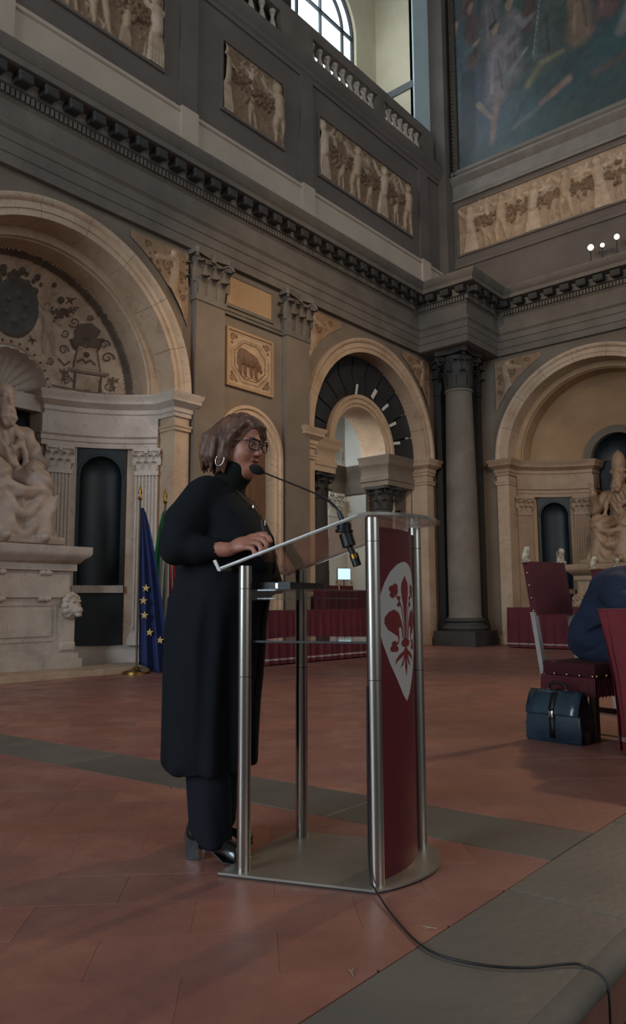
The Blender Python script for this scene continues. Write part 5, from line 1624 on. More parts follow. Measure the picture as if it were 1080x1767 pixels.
# polished rim of the plate
rim = [LW(a, s, zplate(a) + .006) for a, s in subdiv]
mb = MB()
rows = []
for i, (a, s) in enumerate(subdiv + subdiv[:1]):
    n_ = Vector((a - .0, s, 0)); sc = 1.0
    rows.append([LW(a, s, zplate(a) - .0005), LW(a * 1.003, s * 1.006, zplate(a) + .006), LW(a, s, zplate(a) + .0125)])
mb.grid(rows); mb.build('plate_rim', M['acrylic_edge'], lec, 60)
mb = MB(); q = [(-.343, zplate(-.335) - .003), (-.330, zplate(-.335) - .003), (-.352, zplate(-.335) + .042), (-.365, zplate(-.335) + .038)]
mb.prism(q, lambda a, z: LW(a, -.277, z), lambda a, z: LW(a, .277, z)); mb.build('plate_lip', M['acrylic'], lec)
for s in (-.277, .273):
    mb = MB(); mb.prism(q, lambda a, z: LW(a, s, z), lambda a, z: LW(a, s + .004, z)); mb.build('lip_end', M['acrylic_edge'], lec)
# clear document tray and glass shelf below
mb = MB(); mb.prism([(-.25, -.20), (.02, -.20), (.02, .20), (-.25, .20)], lambda a, s: LW(a, s, 1.048), lambda a, s: LW(a, s, 1.054)); mb.prism([(-.25, -.20), (.02, -.20), (.02, .20), (-.25, .20)], lambda a, s: LW(a, s, 1.016), lambda a, s: LW(a, s, 1.020)); mb.build('document_tray', M['acrylic'], lec)
mb = MB(); mb.prism([(-.255, -.205), (-.245, -.205), (-.245, .205), (-.255, .205)], lambda a, s: LW(a, s, 1.012), lambda a, s: LW(a, s, 1.054)); mb.build('tray_edge', M['acrylic'], lec)
mb = MB(); mb.prism([(-.255, -.212), (.25, -.212), (.25, .212), (-.255, .212)], lambda a, s: LW(a, s, .850), lambda a, s: LW(a, s, .856)); mb.build('glass_shelf', M['acrylic'], lec)
mb = MB(); mb.prism([(-.255, -.2135), (.25, -.2135), (.25, -.2120), (-.255, -.2120)], lambda a, s: LW(a, s, .849), lambda a, s: LW(a, s, .857)); mb.build('shelf_edge', M['steel_dark'], lec)
# crest panel
bow = lambda s: .2475 + .043 * (1 - (s / .21) ** 2)
mb = MB(); ss = np.linspace(-.212, .212, 25)
mb.vprism([LW(bow(s), s, 0)[:2] for s in ss] + [LW(bow(s) - .006, s, 0)[:2] for s in ss[::-1]], .014, 1.285); panel = mb.build('crest_panel', M['panel_red'], lec, 30)


def emblem(pts, a0, a1, name, mat):
    mb = MB(); o0, o1 = a0 - .2580, a1 - .2580
    lo = min(p[0] for p in pts); hi = max(p[0] for p in pts); n = max(1, int(math.ceil((hi - lo) / .016)))
    for k in range(n):
        s0, s1 = lo + (hi - lo) * k / n, lo + (hi - lo) * (k + 1) / n
        q = clip(clip(pts, -1, 0, -s0), 1, 0, s1)
        if area(q) > 1e-8: mb.prism(q, lambda s, z: LW(bow(s) + o0, s, z), lambda s, z: LW(bow(s) + o1, s, z))
    return mb.build(name, mat, panel)


SC = .0
half = [(-.040, 1.158), (-.083, 1.148), (-.140, 1.119), (-.180, 1.080), (-.208, 1.036), (-.222, .996), (-.226, .947), (-.220, .897), (-.198, .844), (-.150, .768), (-.085, .694), (-.04, .645)]
sx = .155 / .226 * 1.0
mirror = lambda L: L + [(-s, z) for s, z in L[::-1]]
shield = [(0, 1.163)] + [(s * .84, z) for s, z in half] + [(0, .618)] + [(-s * .84, z) for s, z in half[::-1]]
emblem([(SC + (s - SC) * 1.02, z) for s, z in shield], .2582, .2588, 'shield_outline', M['lily_red'])
emblem([(SC + (s - SC) * .99, .9 + (z - .9) * .992) for s, z in shield], .2582, .2592, 'shield', M['shield_white'])
S_ = lambda L: [(s * .92, z) for s, z in L]
emblem(S_([(0, 1.107), (-.012, 1.095), (-.036, 1.077), (-.042, 1.055), (-.036, 1.024), (-.022, .988), (-.012, .931), (-.008, .861), (.008, .861), (.012, .931), (.022, .988), (.036, 1.024), (.042, 1.055), (.036, 1.077), (.012, 1.095)]), .2592, .2597, 'lily_petal', M['lily_red'])
pet = [(-.026, .862), (-.030, .897), (-.040, .925), (-.066, .961), (-.104, .974), (-.140, .965), (-.168, .945), (-.170, .922), (-.148, .898), (-.110, .883), (-.078, .871), (-.072, .857), (-.088, .842), (-.072, .842), (-.064, .862), (-.068, .900), (-.054, .908), (-.042, .897), (-.036, .862)]
emblem(S_(pet), .2592, .2597, 'lily_petal', M['lily_red'])
emblem(S_([(-s, z) for s, z in pet[::-1]]), .2592, .2597, 'lily_petal', M['lily_red'])
emblem(S_([(-.045, .850), (-.048, .839), (-.03, .829), (.03, .829), (.048, .839), (.045, .850), (.02, .862), (-.02, .862)]), .2592, .2598, 'lily_band', M['lily_red'])
emblem(S_([(-.008, .829), (-.022, .815), (-.065, .802), (-.094, .785), (-.100, .765), (-.078, .780), (-.040, .792), (-.020, .800), (-.034, .776), (-.062, .750), (-.030, .762), (-.010, .788), (-.014, .752), (0, .716), (.014, .752), (.010, .788), (.030, .762), (.062, .750), (.034, .776), (.020, .800), (.040, .792), (.078, .780), (.100, .765), (.094, .785), (.065, .802), (.022, .815), (.008, .829)]), .2592, .2597, 'lily_root', M['lily_red'])
for sg in (-1, 1):
    st = [(-.080, 1.030), (-.056, 1.008), (-.034, .981), (-.018, .925), (-.014, .861), (-.020, .861), (-.025, .925), (-.042, .979), (-.064, 1.003), (-.088, 1.024)]
    if sg > 0: st = [(-s, z) for s, z in st[::-1]]
    emblem(S_(st), .2592, .2597, 'lily_stem', M['lily_red'])
    for cs, cz, r in ((-.100, 1.045, .026), (-.118, 1.052, .018), (-.092, 1.060, .018), (-.112, 1.030, .018), (-.066, .992, .012), (-.060, 1.018, .010), (-.104, .842, .018), (-.116, .826, .017), (-.092, .824, .016)):
        emblem(S_([((cs if sg < 0 else -cs) + r * 1.2 * math.cos(t), cz + r * .75 * math.sin(t)) for t in np.linspace(0, 2 * PI, 9)[:-1]]), .2592, .2597, 'lily_bud', M['lily_red'])

# microphone on the reading plate
mic = thing('microphone', 'thin gooseneck microphone with black foam head on the lectern', 'microphone', LC)
zb = zplate(.13)
mb = MB(); base_m = Vector(LW(.13, -.19, zb))
mb.lathe([(0, -.016), (.034, -.016), (.034, -.008), (.028, -.006), (.028, .018), (.02, .022), (0, .022)], 20, tuple(base_m)); mb.build('flange', M['black'], mic, 40)
mb = MB(); mb.tube([tuple(base_m + LA * .005 + Vector((0, 0, -.02))), tuple(base_m + LA * .02 + Vector((0, 0, -.07)))], [.026, .026], 14); mb.tube([tuple(base_m + LA * .02 + Vector((0, 0, -.07))), tuple(base_m + LA * .035 + Vector((0, 0, -.10)))], .012, 12); mb.tube([tuple(base_m + LA * .035 + Vector((0, 0, -.10))), tuple(base_m + LA * .05 + Vector((0, 0, -.145)))], .017, 12)
mb.build('connector', M['black'], mic, 40)
mb = MB(); mb.tube([tuple(base_m + LA * .036 + Vector((0, 0, -.102))), tuple(base_m + LA * .042 + Vector((0, 0, -.118)))], .0175, 12); mb.build('connector_ring', M['gold'], mic, 40)
mb = MB(); mb.tube([tuple(base_m + Vector((0, 0, .02))), tuple(base_m + LA * -.02 + Vector((0, 0, .065)))], [.014, .010], 12); mb.build('socket', M['black'], mic, 40)
pA = base_m + LA * -.02 + Vector((0, 0, .065)); pB = Vector(LW(-.155, -.29, 1.505))
neck = []
for t in np.linspace(0, 1, 18):
    c1 = pA + Vector((0, 0, .060)) - LA * .035; c2 = pA.lerp(pB, .40) + Vector((0, 0, .018))
    neck.append(tuple(pA * (1 - t) ** 3 + c1 * 3 * t * (1 - t) ** 2 + c2 * 3 * t * t * (1 - t) + pB * t ** 3))
mb = MB(); mb.tube(neck, [.0055 if t < .45 else .0032 for t in np.linspace(0, 1, 18)], 10); mb.build('gooseneck', M['black'], mic, 40)
d = (Vector(neck[-1]) - Vector(neck[-2])).normalized()
mb = MB(); pts = [Vector(neck[-1]) - d * .012 + d * .062 * t for t in np.linspace(0, 1, 9)]
mb.tube([tuple(p) for p in pts], [.006, .011, .016, .0185, .0195, .019, .017, .012, .004], 16); mb.build('foam_head', M['foam'], mic, 60)
# cable
cab = MB()
cp = [LW(.236, -.250, .70), LW(.236, -.2545, .45), LW(.236, -.256, .22), LW(.238, -.258, .10), LW(.250, -.266, .035), LW(.275, -.295, .019), (2.075, 1.440, .006), (1.955, 1.245, .006), (1.965, 1.10, .006), (2.03, .985, .006), (2.125, .905, .006), (2.15, .865, .004), (2.14, .80, -.02), (2.12, .785, -.15), (2.10, .74, -.32), (2.06, .62, -.385), (1.95, .3, -.39)]
cw = []
for i, p in enumerate(cp): cw.append(Vector(p) + LC if i < 6 else Vector(p))
sm = []
for i in range(len(cw) - 1):
    p0, p1, p2, p3 = cw[max(i - 1, 0)], cw[i], cw[i + 1], cw[min(i + 2, len(cw) - 1)]
    for t in np.linspace(0, 1, 6)[:-1]:
        sm.append(tuple(.5 * ((2 * p1) + (p2 - p0) * t + (2 * p0 - 5 * p1 + 4 * p2 - p3) * t * t + (3 * p1 - p0 - 3 * p2 + p3) * t ** 3)))
cab.tube(sm, .0036, 8)
tag(cab.build('microphone_cable', M['cable'], None, 60), 'thin dark cable running from the lectern over the dais edge', 'cable')
# scraps on the floor
for i, (x, y, r, lab) in enumerate(((1.70, 1.32, .6, 'tiny pale straw scrap on the red tiles near the grey border'), (2.10, 1.30, 1.9, 'tiny pale scrap beside the cable on the tiles'))):
    mb = MB(); mb.tube([(0, 0, .003), (.02, .004, .005), (.045, 0, .003)], .0014, 6); mb.tube([(.02, .004, .005), (.035, .014, .003)], .001, 6)
    o = mb.build('straw_scrap', M['debris']); o.location = (x, y, .0); o.rotation_euler = (0, 0, r); tag(o, lab, 'scrap')

# ------------------------------------------------------------------ flags


def flag(loc, label, kind, tilt, cols):
    t = thing('flag', label, 'flag', loc)
    mb = MB(); mb.lathe([(0, 0), (.20, 0), (.20, .03), (.06, .06), (.03, .10), (0, .10)], 20); mb.build('stand', M['gold'], t, 40)
    mb = MB(); mb.tube([(0, 0, .08), (0, 0, 2.55)], .016, 12); mb.build('pole', M['pole'], t, 40)
    mb = MB(); mb.lathe([(0, 2.53), (.02, 2.53), (.035, 2.56), (.015, 2.60), (.03, 2.64), (.025, 2.68), (.008, 2.74), (0, 2.80)], 12); mb.build('finial', M['gold'], t, 50)
    return t


def cloth(parent, name, mat, z_top, z_bot, w_top, w_bot, ph, xdir, thick=.012, nz=34, nu=40, drift=0.0, curl=.05, seg=(0, 1)):
    """gathered flag hanging from the pole in vertical folds"""
    rows = []
    for i in range(nz + 1):
        t = i / nz; z = z_top + (z_bot - z_top) * t
        w = w_top + (w_bot - w_top) * (t ** .7)
        row = []
        for j in range(nu + 1):
            s = seg[0] + (seg[1] - seg[0]) * j / nu
            fold = curl * (.35 + .65 * t) * math.sin(2 * PI * 2.6 * s + ph) * (.3 + .7 * min(1, 3 * t))
            x = xdir[0] * (w * s + drift * t) - xdir[1] * fold; y = xdir[1] * (w * s + drift * t) + xdir[0] * fold
            row.append((x, y, z + .04 * math.sin(5 * s + ph) * t - .10 * s * t))
        rows.append(row)
    mb = MB(); mb.grid(rows)
    o = mb.build(name, mat, parent, 60)
    md = o.modifiers.new('thickness', 'SOLIDIFY'); md.thickness = thick * .4
    return o, rows


def star(r, mat, parent, c, n, up):
    nrm = Vector(n).normalized(); upv = (Vector(up) - nrm * nrm.dot(Vector(up))).normalized(); rt = upv.cross(nrm)
    pts = [(r * (1 if k % 2 == 0 else .40) * math.sin(PI * k / 5), r * (1 if k % 2 == 0 else .40) * math.cos(PI * k / 5)) for k in range(10)]
    mb = MB(); f = lambda x, y, e: tuple(Vector(c) + rt * x + upv * y + nrm * e)
    mb.prism(pts, lambda x, y: f(x, y, 0.0), lambda x, y: f(x, y, .012)); mb.build('star', mat, parent)


eu = flag((6.72, 9.12, 0), 'blue flag with gold stars hanging before the left arch', 'eu', 0, None)
xd = Vector((.70, -.40)).normalized()
c_, rows = cloth(eu, 'cloth', M['flag_blue'], 2.42, .08, .05, .46, 1.2, (xd.x, xd.y), drift=.04, curl=.06)
nrm = (-_fw.x, -_fw.y, 0)
for i, j in ((17, 16), (20, 9), (23.5, 10), (26, 18), (27.2, 33)):
    p = rows[int(i)][j]; star(.062, M['star'], eu, (p[0] - .05 * _fw.x - .03, p[1] - .05 * _fw.y - .02, p[2]), nrm, (.1, 0, 1))
it = flag((7.22, 9.16, 0), 'green white and red flag half hidden behind the speaker', 'it', 0, None)
xd2 = Vector((.8, -.25)).normalized()
c1_, _ = cloth(it, 'green_stripe', M['flag_green'], 2.42, 1.15, .03, .24, .4, (-xd2.x, -xd2.y), curl=.03, seg=(0, 1))
c2_, _ = cloth(it, 'white_stripe', M['flag_white'], 2.40, .15, .05, .36, .4, (xd2.x, xd2.y), curl=.04, drift=-.20)
c3_, _ = cloth(it, 'red_stripe', M['flag_red'], 2.42, .25, .03, .30, 1.1, (xd2.x, xd2.y), curl=.04, drift=.12)

# ------------------------------------------------------------------ draped tables


def table_cloth(parent, name, mat, x0, x1, y0, y1, z, taper=0.0, folds=30, amp=.018, z_bot=.02):
    """skirt cloth round a table: top sheet with rounded corners and pleated sides"""
    per = []
    r = .05

    def corner(cx, cy, a0):
        return [(cx + r * math.cos(a0 + PI / 2 * k / 4), cy + r * math.sin(a0 + PI / 2 * k / 4)) for k in range(5)]
    def edge(p, q, n): return [(p[0] + (q[0] - p[0]) * k / n, p[1] + (q[1] - p[1]) * k / n) for k in range(1, n)]
    c = [corner(x1 - r, y0 + r, -PI / 2), corner(x1 - r, y1 - r, 0), corner(x0 + r, y1 - r, PI / 2), corner(x0 + r, y0 + r, PI)]
    for k in range(4):
        per += c[k]; n = max(4, int(math.dist(c[k][-1], c[(k + 1) % 4][0]) / .03)); per += edge(c[k][-1], c[(k + 1) % 4][0], n)
    cx, cy = (x0 + x1) / 2, (y0 + y1) / 2
    rows = []
    L = 0; acc = [0]
    for i in range(1, len(per)): L += math.dist(per[i - 1], per[i]); acc.append(L)
    for zz, f in ((z, 0), (z - .015, .1), (z * .75 + z_bot * .25, .5), (z * .5 + z_bot * .5, .8), (z * .25 + z_bot * .75, .95), (z_bot, 1)):
        row = []
        for i, p in enumerate(per):
            n = Vector((p[0] - cx, p[1] - cy)); nx = Vector((1 if abs(p[0] - x1) < r else (-1 if abs(p[0] - x0) < r else 0), 1 if abs(p[1] - y1) < r else (-1 if abs(p[1] - y0) < r else 0))).normalized()
            w = amp * f * (math.sin(acc[i] * folds) + .6 * math.sin(acc[i] * folds * 1.7 + 1))
            row.append((p[0] + nx.x * w - nx.x * taper * f, p[1] + nx.y * w - nx.y * taper * f, zz))
        rows.append(row)
    mb = MB(); mb.grid(rows, closed_v=True); mb.f.append(list(range(len(per)))[::-1])
    o = mb.build(name, mat, parent, 50)
    hm = MB(); q = rows[-2]; b = rows[-1]; za = z_bot + .09; zb_ = z_bot + .06
    tr = lambda i, zz: tuple(Vector(q[i]).lerp(Vector(b[i]), 1 - (zz - z_bot) / max(q[i][2] - z_bot, .01)))
    hr = []
    for zz, e in ((za, .003), (zb_, .003)):
        row = []
        for i, p in enumerate(per):
            nx = Vector((1 if abs(p[0] - x1) < r else (-1 if abs(p[0] - x0) < r else 0), 1 if abs(p[1] - y1) < r else (-1 if abs(p[1] - y0) < r else 0), 0)).normalized()
            row.append(tuple(Vector(tr(i, zz)) + nx * e))
        hr.append(row)
    hm.grid(hr, closed_v=True); h = hm.build('hem_band', M['hem'], parent, 50)
    return o


def draped_table(label, x0, x1, y0, y1, z, mat, rot=0.0, **kw):
    t = thing('draped_table', label, 'table', ((x0 + x1) / 2, (y0 + y1) / 2, 0), rot)
    hx, hy = (x1 - x0) / 2, (y1 - y0) / 2
    table_cloth(t, 'cloth', mat, -hx, hx, -hy, hy, z, **kw)
    mb = MB(); mb.box(-hx + .03, hx - .03, -hy + .03, hy - .03, z - .035, z - .008); mb.build('table_top', M['door_wood'], t)
    for sx in (-1, 1):
        for sy in (-1, 1):
            l = MB(); l.tube([(sx * (hx - .12), sy * (hy - .12), 0), (sx * (hx - .12), sy * (hy - .12), z - .03)], .03, 8); l.build('leg', M['door_wood'], t)
    return t


draped_table('long wine red draped table behind the lectern before the far arch', 8.7, 11.9, 8.40, 9.02, .88, M['cloth_red'], -.03, folds=34)
draped_table('dark wine draped desk just behind the long table in the far arch', 11.0, 12.6, 9.10, 9.42, 1.25, M['velvet_dark'], 0, folds=30)
draped_table('wine red draped table along the end wall beside the column', 15.5, 16.1, 3.2, 7.62, .88, M['cloth_red'], 0, folds=32)
# near table at the right edge
nt = thing('draped_table', 'tall crimson velvet draped table at the right edge beside the seated man', 'table', (5.83, 1.45, 0), 0.0)
table_cloth(nt, 'cloth', M['cloth_bright'], -.78, .78, -.40, .40, .95, taper=.10, folds=18, amp=.012, z_bot=.03)
mb = MB(); mb.box(-.74, .74, -.36, .36, .90, .935); mb.build('table_top', M['door_wood'], nt)
for sx in (-1, 1):
    for sy in (-1, 1):
        l = MB(); l.tube([(sx * .6, sy * .25, 0), (sx * .6, sy * .25, .91)], .03, 8); l.build('leg', M['door_wood'], nt)
mb = MB(); mb.lathe([(0, 0), (.012, .01), (.016, .05), (.008, .09), (0, .10)], 10); mb.xform(Matrix.Translation((-.80, -.02, .925)) @ Matrix.Rotation(PI / 2, 4, 'X')); mb.build('cord_tassel', M['gold'], nt, 50)

# ------------------------------------------------------------------ high-backed chairs


def make_chair(label, loc, rz, group='high-backed crimson chairs'):
    """local +y is the sitter's front"""
    t = thing('high_back_chair', label, 'chair', loc, rz, group)
    w = .225
    mb = MB(); mb.add(*rbox(0, .02, .50, .50, .48, .11, .03, 2)); mb.build('seat', M['velvet_dark'], t, 40)
    lean = lambda z: -.215 - .16 * (z - .5)
    mb = MB(); rows = []
    for z in np.linspace(.90, 1.32, 6):
        rows.append([(x, lean(z) + dy + (.012 * math.cos(x / w * PI / 2) if dy > 0 else -.012 * math.cos(x / w * PI / 2)), z) for x, dy in [(-w, -.03), (-w * .5, -.03), (0, -.03), (w * .5, -.03), (w, -.03), (w, .03), (w * .5, .03), (0, .03), (-w * .5, .03), (-w, .03)]])
    mb.grid(rows, closed_v=True); mb.f.append(list(range(10))); mb.f.append([50 + k for k in range(10)][::-1]); mb.build('backrest', M['velvet'], t, 50)
    for sg in (-1, 1):
        mb = MB(); mb.prism([(sg * w * 1.0 - .022, -.02), (sg * w + .022, -.02), (sg * w + .022, .02), (sg * w - .022, .02)], lambda x, y: (x, y + lean(0.02) * .6 - .09, 0), lambda x, y: (x, y + lean(.46), .46))
        mb.build('leg', M['chair_post'], t)
        mb = MB(); mb.prism([(sg * w - .022, -.02), (sg * w + .022, -.02), (sg * w + .022, .02), (sg * w - .022, .02)], lambda x, y: (x, y + lean(.46), .46), lambda x, y: (x, y + lean(.92), .92))
        mb.build('back_post', M['chair_post'], t)
        mb = MB(); mb.box(sg * w - .024, sg * w + .024, .20, .248, 0, .45); mb.build('leg', M['pole'], t)
        # carved gilt finial: curling leaf
        mb = MB(); c = lean(1.33); pts = [(sg * w, c, 1.31), (sg * w, c - .005, 1.36), (sg * w - sg * .012, c + .008, 1.40), (sg * w - sg * .004, c + .012, 1.425), (sg * w + sg * .012, c + .004, 1.43)]
        mb.tube(pts, [.034, .028, .03, .026, .012], 8); mb.add(*rbox(sg * w, c, 1.322, .07, .06, .025, .006, 1)); mb.add(*rbox(sg * w - sg * .012, c - .015, 1.372, .028, .03, .10, .008, 1)); mb.build('finial', M['gilt_wood'], t, 40)
    for sg in (-1, 1):
        mb = MB(); mb.box(sg * w - .015, sg * w + .015, -.26, .22, .14, .18); mb.build('stretcher', M['pole'], t)
    # fringe below the seat, in tassel strands
    for side, (p, q, nx) in enumerate((((-.25, -.22), (.25, -.22), (0, -1)), ((-.25, .26), (.25, .26), (0, 1)), ((-.25, -.22), (-.25, .26), (-1, 0)), ((.25, -.22), (.25, .26), (1, 0)))):
        n = 60; rows = []
        for z, f in ((.45, 0), (.43, .3), (.32, 1)):
            rows.append([(p[0] + (q[0] - p[0]) * k / n + nx[0] * .006 * f * math.sin(k * 1.9), p[1] + (q[1] - p[1]) * k / n + nx[1] * .006 * f * math.sin(k * 1.9), z - .012 * f * (k % 2)) for k in range(n + 1)])
        mb = MB(); mb.grid(rows); mb.build('fringe', M['velvet'], t)
        for k in range(5):
            s = MB(); f = .04 + .92 * k / 4; s.lathe([(0, -.006), (.012, -.004), (.008, .005), (0, .008)], 8)
            x, y = p[0] + (q[0] - p[0]) * f, p[1] + (q[1] - p[1]) * f
            s.xform(Matrix.Translation((x + nx[0] * .004, y + nx[1] * .004, .462)) @ Vector((nx[0], nx[1], 0)).to_track_quat('Z', 'Y').to_matrix().to_4x4()); s.build('stud', M['stud'], t)
    for sg in (-1, 1):
        for z in (.93, 1.03, 1.13, 1.23):
            s = MB(); s.lathe([(0, -.005), (.011, -.004), (.008, .005), (0, .008)], 8); s.xform(Matrix.Translation((sg * (w + .002), lean(z), z)) @ Vector((sg, 0, 0)).to_track_quat('Z', 'Y').to_matrix().to_4x4()); s.build('stud', M['stud'], t)
    return t


make_chair('crimson velvet high-backed chair with pale finials behind the briefcase', (5.79, 2.21, 0), math.radians(165))
make_chair('crimson high-backed chair partly hidden behind the seated man', (7.56, 2.32, 0), math.radians(170))
# dim chairs at the far desk, seen from the front
for i, x in enumerate((11.88, 12.45, 13.02)):
    c = make_chair(['left of the dim dark chairs at the far arch desk', 'middle of the dim dark chairs at the far arch desk', 'right of the dim dark chairs at the far arch desk'][i], (x, 9.80, .05), PI + .1 * (i - 1), 'chairs at the far desk') if i < 1 else copy_tree(c)
    if i:
        c.location = (x, 9.80, .05); c.rotation_euler = (0, 0, PI + .1 * (i - 1)); c['label'] = ['', 'middle of the dim dark chairs at the far arch desk', 'right of the dim dark chairs at the far arch desk'][i]
pf = MB(); pf.box(11.45, 14.2, 9.50, 10.2, 0, .05); tag(pf.build('platform', M['door_wood']), 'low wooden platform under the chairs in the far arch', 'platform')
# monitor on the far desk
mo = thing('monitor', 'small pale blue lit screen on the far arch desk', 'monitor', (11.78, 9.26, 1.25), -.55)
mb = MB(); mb.add(*rbox(0, 0, .32, .29, .03, .25, .006, 1)); mb.build('housing', M['black'], mo)
mb = MB(); mb.box(-.132, .132, -.0165, -.015, .21, .43); mb.build('screen', M['screen'], mo)
mb = MB(); mb.box(-.08, .08, -.05, .05, 0, .012); mb.tube([(0, 0, .01), (0, 0, .21)], .012, 8); mb.build('stand', M['black'], mo)

# ------------------------------------------------------------------ briefcase
bc = thing('briefcase', 'glossy blue-black leather briefcase on the floor beside the chair', 'briefcase', (5.40, 2.27, 0), math.radians(-96))
# local x = width (image right), local -y = front
W2, D2, H2 = .21, .085, .345
mb = MB()
rows = []
for z, dz, wx in ((0, D2, W2), (.02, D2 + .012, W2 + .006), (.12, D2 + .012, W2 + .004), (.24, D2, W2 - .008), (.33, D2 * .55, W2 - .018), (H2, D2 * .42, W2 - .022)):
    rows.append([(-wx, -dz, z), (-wx * .5, -dz - .004, z), (0, -dz - .006, z), (wx * .5, -dz - .004, z), (wx, -dz, z), (wx, dz, z), (0, dz + .004, z), (-wx, dz, z)])
mb.grid(rows, closed_v=True); mb.f.append(list(range(8))); mb.f.append([40 + k for k in range(8)][::-1])
mb.build('body', M['leather'], bc, 35)
for sg in (-1, 1):
    mb = MB(); mb.grid([[(sg * (W2 + .007 - .028 * (z / H2)), y * (1 - .5 * (z / H2) ** 2), z) for y in (-D2, -D2 * .5, 0, D2 * .5, D2)] for z in np.linspace(.01, H2 - .01, 6)]); mb.v = [(x + (sg * -.02 if abs(y) < .01 else 0) + sg * .004, y, z) for x, y, z in mb.v]; mb.build('gusset', M['leather_side'], bc, 60)
mb = MB(); rows = []
for y, z in ((.03, H2 + .004), (-.02, H2 + .012), (-.055, .325), (-D2 - .012, .24), (-D2 - .020, .205), (-D2 - .021, .195)):
    rows.append([(x, y, z) for x in np.linspace(-W2 + .004, W2 - .004, 7)])
mb.grid(rows); o = mb.build('flap', M['leather'], bc, 60); md = o.modifiers.new('thickness', 'SOLIDIFY'); md.thickness = .006; md.offset = 1
mb = MB(); rows = [[(x, y, z) for x in (-.022, .022)] for y, z in ((-D2 - .026, .215), (-D2 - .022, .10), (-D2 - .018, .03))]
mb.grid(rows); mb.grid([[(x, y, z) for x in (-.022, .022)] for y, z in ((-.0, H2 + .022), (-.06, .338), (-D2 - .020, .25), (-D2 - .027, .20))]); o = mb.build('strap', M['leather_side'], bc, 60); md = o.modifiers.new('thickness', 'SOLIDIFY'); md.thickness = .004
mb = MB(); mb.add(*rbox(0, -D2 - .030, .20, .036, .014, .05, .005, 2)); lk = mb.build('clasp', M['chrome'], bc, 40)
mb = MB(); mb.add(*rbox(0, -D2 - .038, .185, .012, .006, .014, .002, 1)); mb.build('lock_button', M['steel_dark'], lk)
mb = MB(); mb.tube([(-.07, 0, H2 + .012), (-.065, 0, H2 + .05), (-.04, 0, H2 + .066), (.04, 0, H2 + .066), (.065, 0, H2 + .05), (.07, 0, H2 + .012)], .010, 10); mb.build('handle', M['leather_side'], bc, 60)
for sg in (-1, 1):
    mb = MB(); mb.add(*rbox(sg * .07, 0, H2 + .012, .03, .03, .022, .004, 1)); mb.build('handle_mount', M['chrome'], bc)
for zz in (.205, .02):
    mb = MB(); mb.tube([(-W2 + .01, -D2 - .018 if zz > .1 else -D2 - .012, zz), (W2 - .01, -D2 - .018 if zz > .1 else -D2 - .012, zz)], .004, 8); mb.build('piping', M['leather'], bc, 60)

# ------------------------------------------------------------------ the speaker
WF = Vector((.385, -.923, 0)).normalized(); WL = Vector((-WF.y, WF.x, 0)); WO = Vector((2.09, 2.36, 0)) + WF * .0 + WL * .09
WX = Matrix(((WF.x, WL.x, 0, WO.x), (WF.y, WL.y, 0, WO.y), (0, 0, 1, 0), (0, 0, 0, 1)))
HM = Matrix.Translation((.100, -.005, 1.678)) @ Matrix.Rotation(math.radians(-14), 4, 'Z') @ Matrix.Rotation(math.radians(9), 4, 'Y')
HR = HM.to_3x3()


def hp(x, y, z): return tuple(HM @ Vector((x, y, z)))


B = SDF((-.36, -.42, 0.0), (.42, .42, 1.84), .0062)
# head
B.ell(hp(-.012, 0, .030), (.098, .078, .088), .02, HR); B.ell(hp(.030, 0, -.028), (.066, .066, .088), .025, HR)
for sg in (-1, 1):
    B.cap(hp(.0, sg * .052, -.055), hp(.060, sg * .020, -.098), .030, .026, .025)
    B.ell(hp(.058, sg * .036, -.036), (.032, .030, .034), .02, HR)
    B.ell(hp(.094, sg * .031, .004), (.016, .019, .012), .008, HR, 'sub')
    B.ell(hp(.080, sg * .031, .004), (.0135, .0135, .0125), .003, HR)
    B.cap(hp(.084, sg * .014, .022), hp(.076, sg * .050, .020), .009, .008, .010)
    B.ell(hp(-.008, sg * .078, -.008), (.020, .010, .031), .006, HR)
    B.ell(hp(.100, sg * .0115, -.038), (.011, .009, .008), .006, HR)
B.ell(hp(.072, 0, -.102), (.024, .026, .020), .018, HR)
B.cap(hp(.088, 0, .012), hp(.114, 0, -.030), .0085, .0125, .010); B.ell(hp(.112, 0, -.034), (.012, .012, .010), .006, HR)
B.cap(hp(.093, -.018, -.064), hp(.093, .018, -.064), .0075, .0075, .006); B.cap(hp(.090, -.015, -.076), hp(.090, .015, -.076), .0085, .0085, .006)
B.ell(hp(.098, 0, -.070), (.012, .022, .0022), .002, HR, 'sub')
B.ell(hp(.03, 0, -.125), (.050, .048, .030), .03, HR)
# neck and trunk
B.cap(hp(-.015, 0, -.07), (.015, 0, 1.44), .060, .064, .03)
B.ell((.03, 0, 1.24), (.14, .18, .24), .06); B.ell((.01, 0, .96), (.15, .19, .2), .06); B.cap((0, -.10, 1.41), (0, .10, 1.41), .06, .06, .05)
# legs
for sg, kx in ((-1, .035), (1, -.01)):
    B.cap((0, sg * .09, .90), (kx, sg * .085, .48), .095, .062, .03); B.cap((kx, sg * .085, .48), (kx - .03, sg * .085, .13), .058, .036, .02); B.cap((kx - .03, sg * .085, .12), (kx + .10, sg * .09, .04), .033, .028, .02)
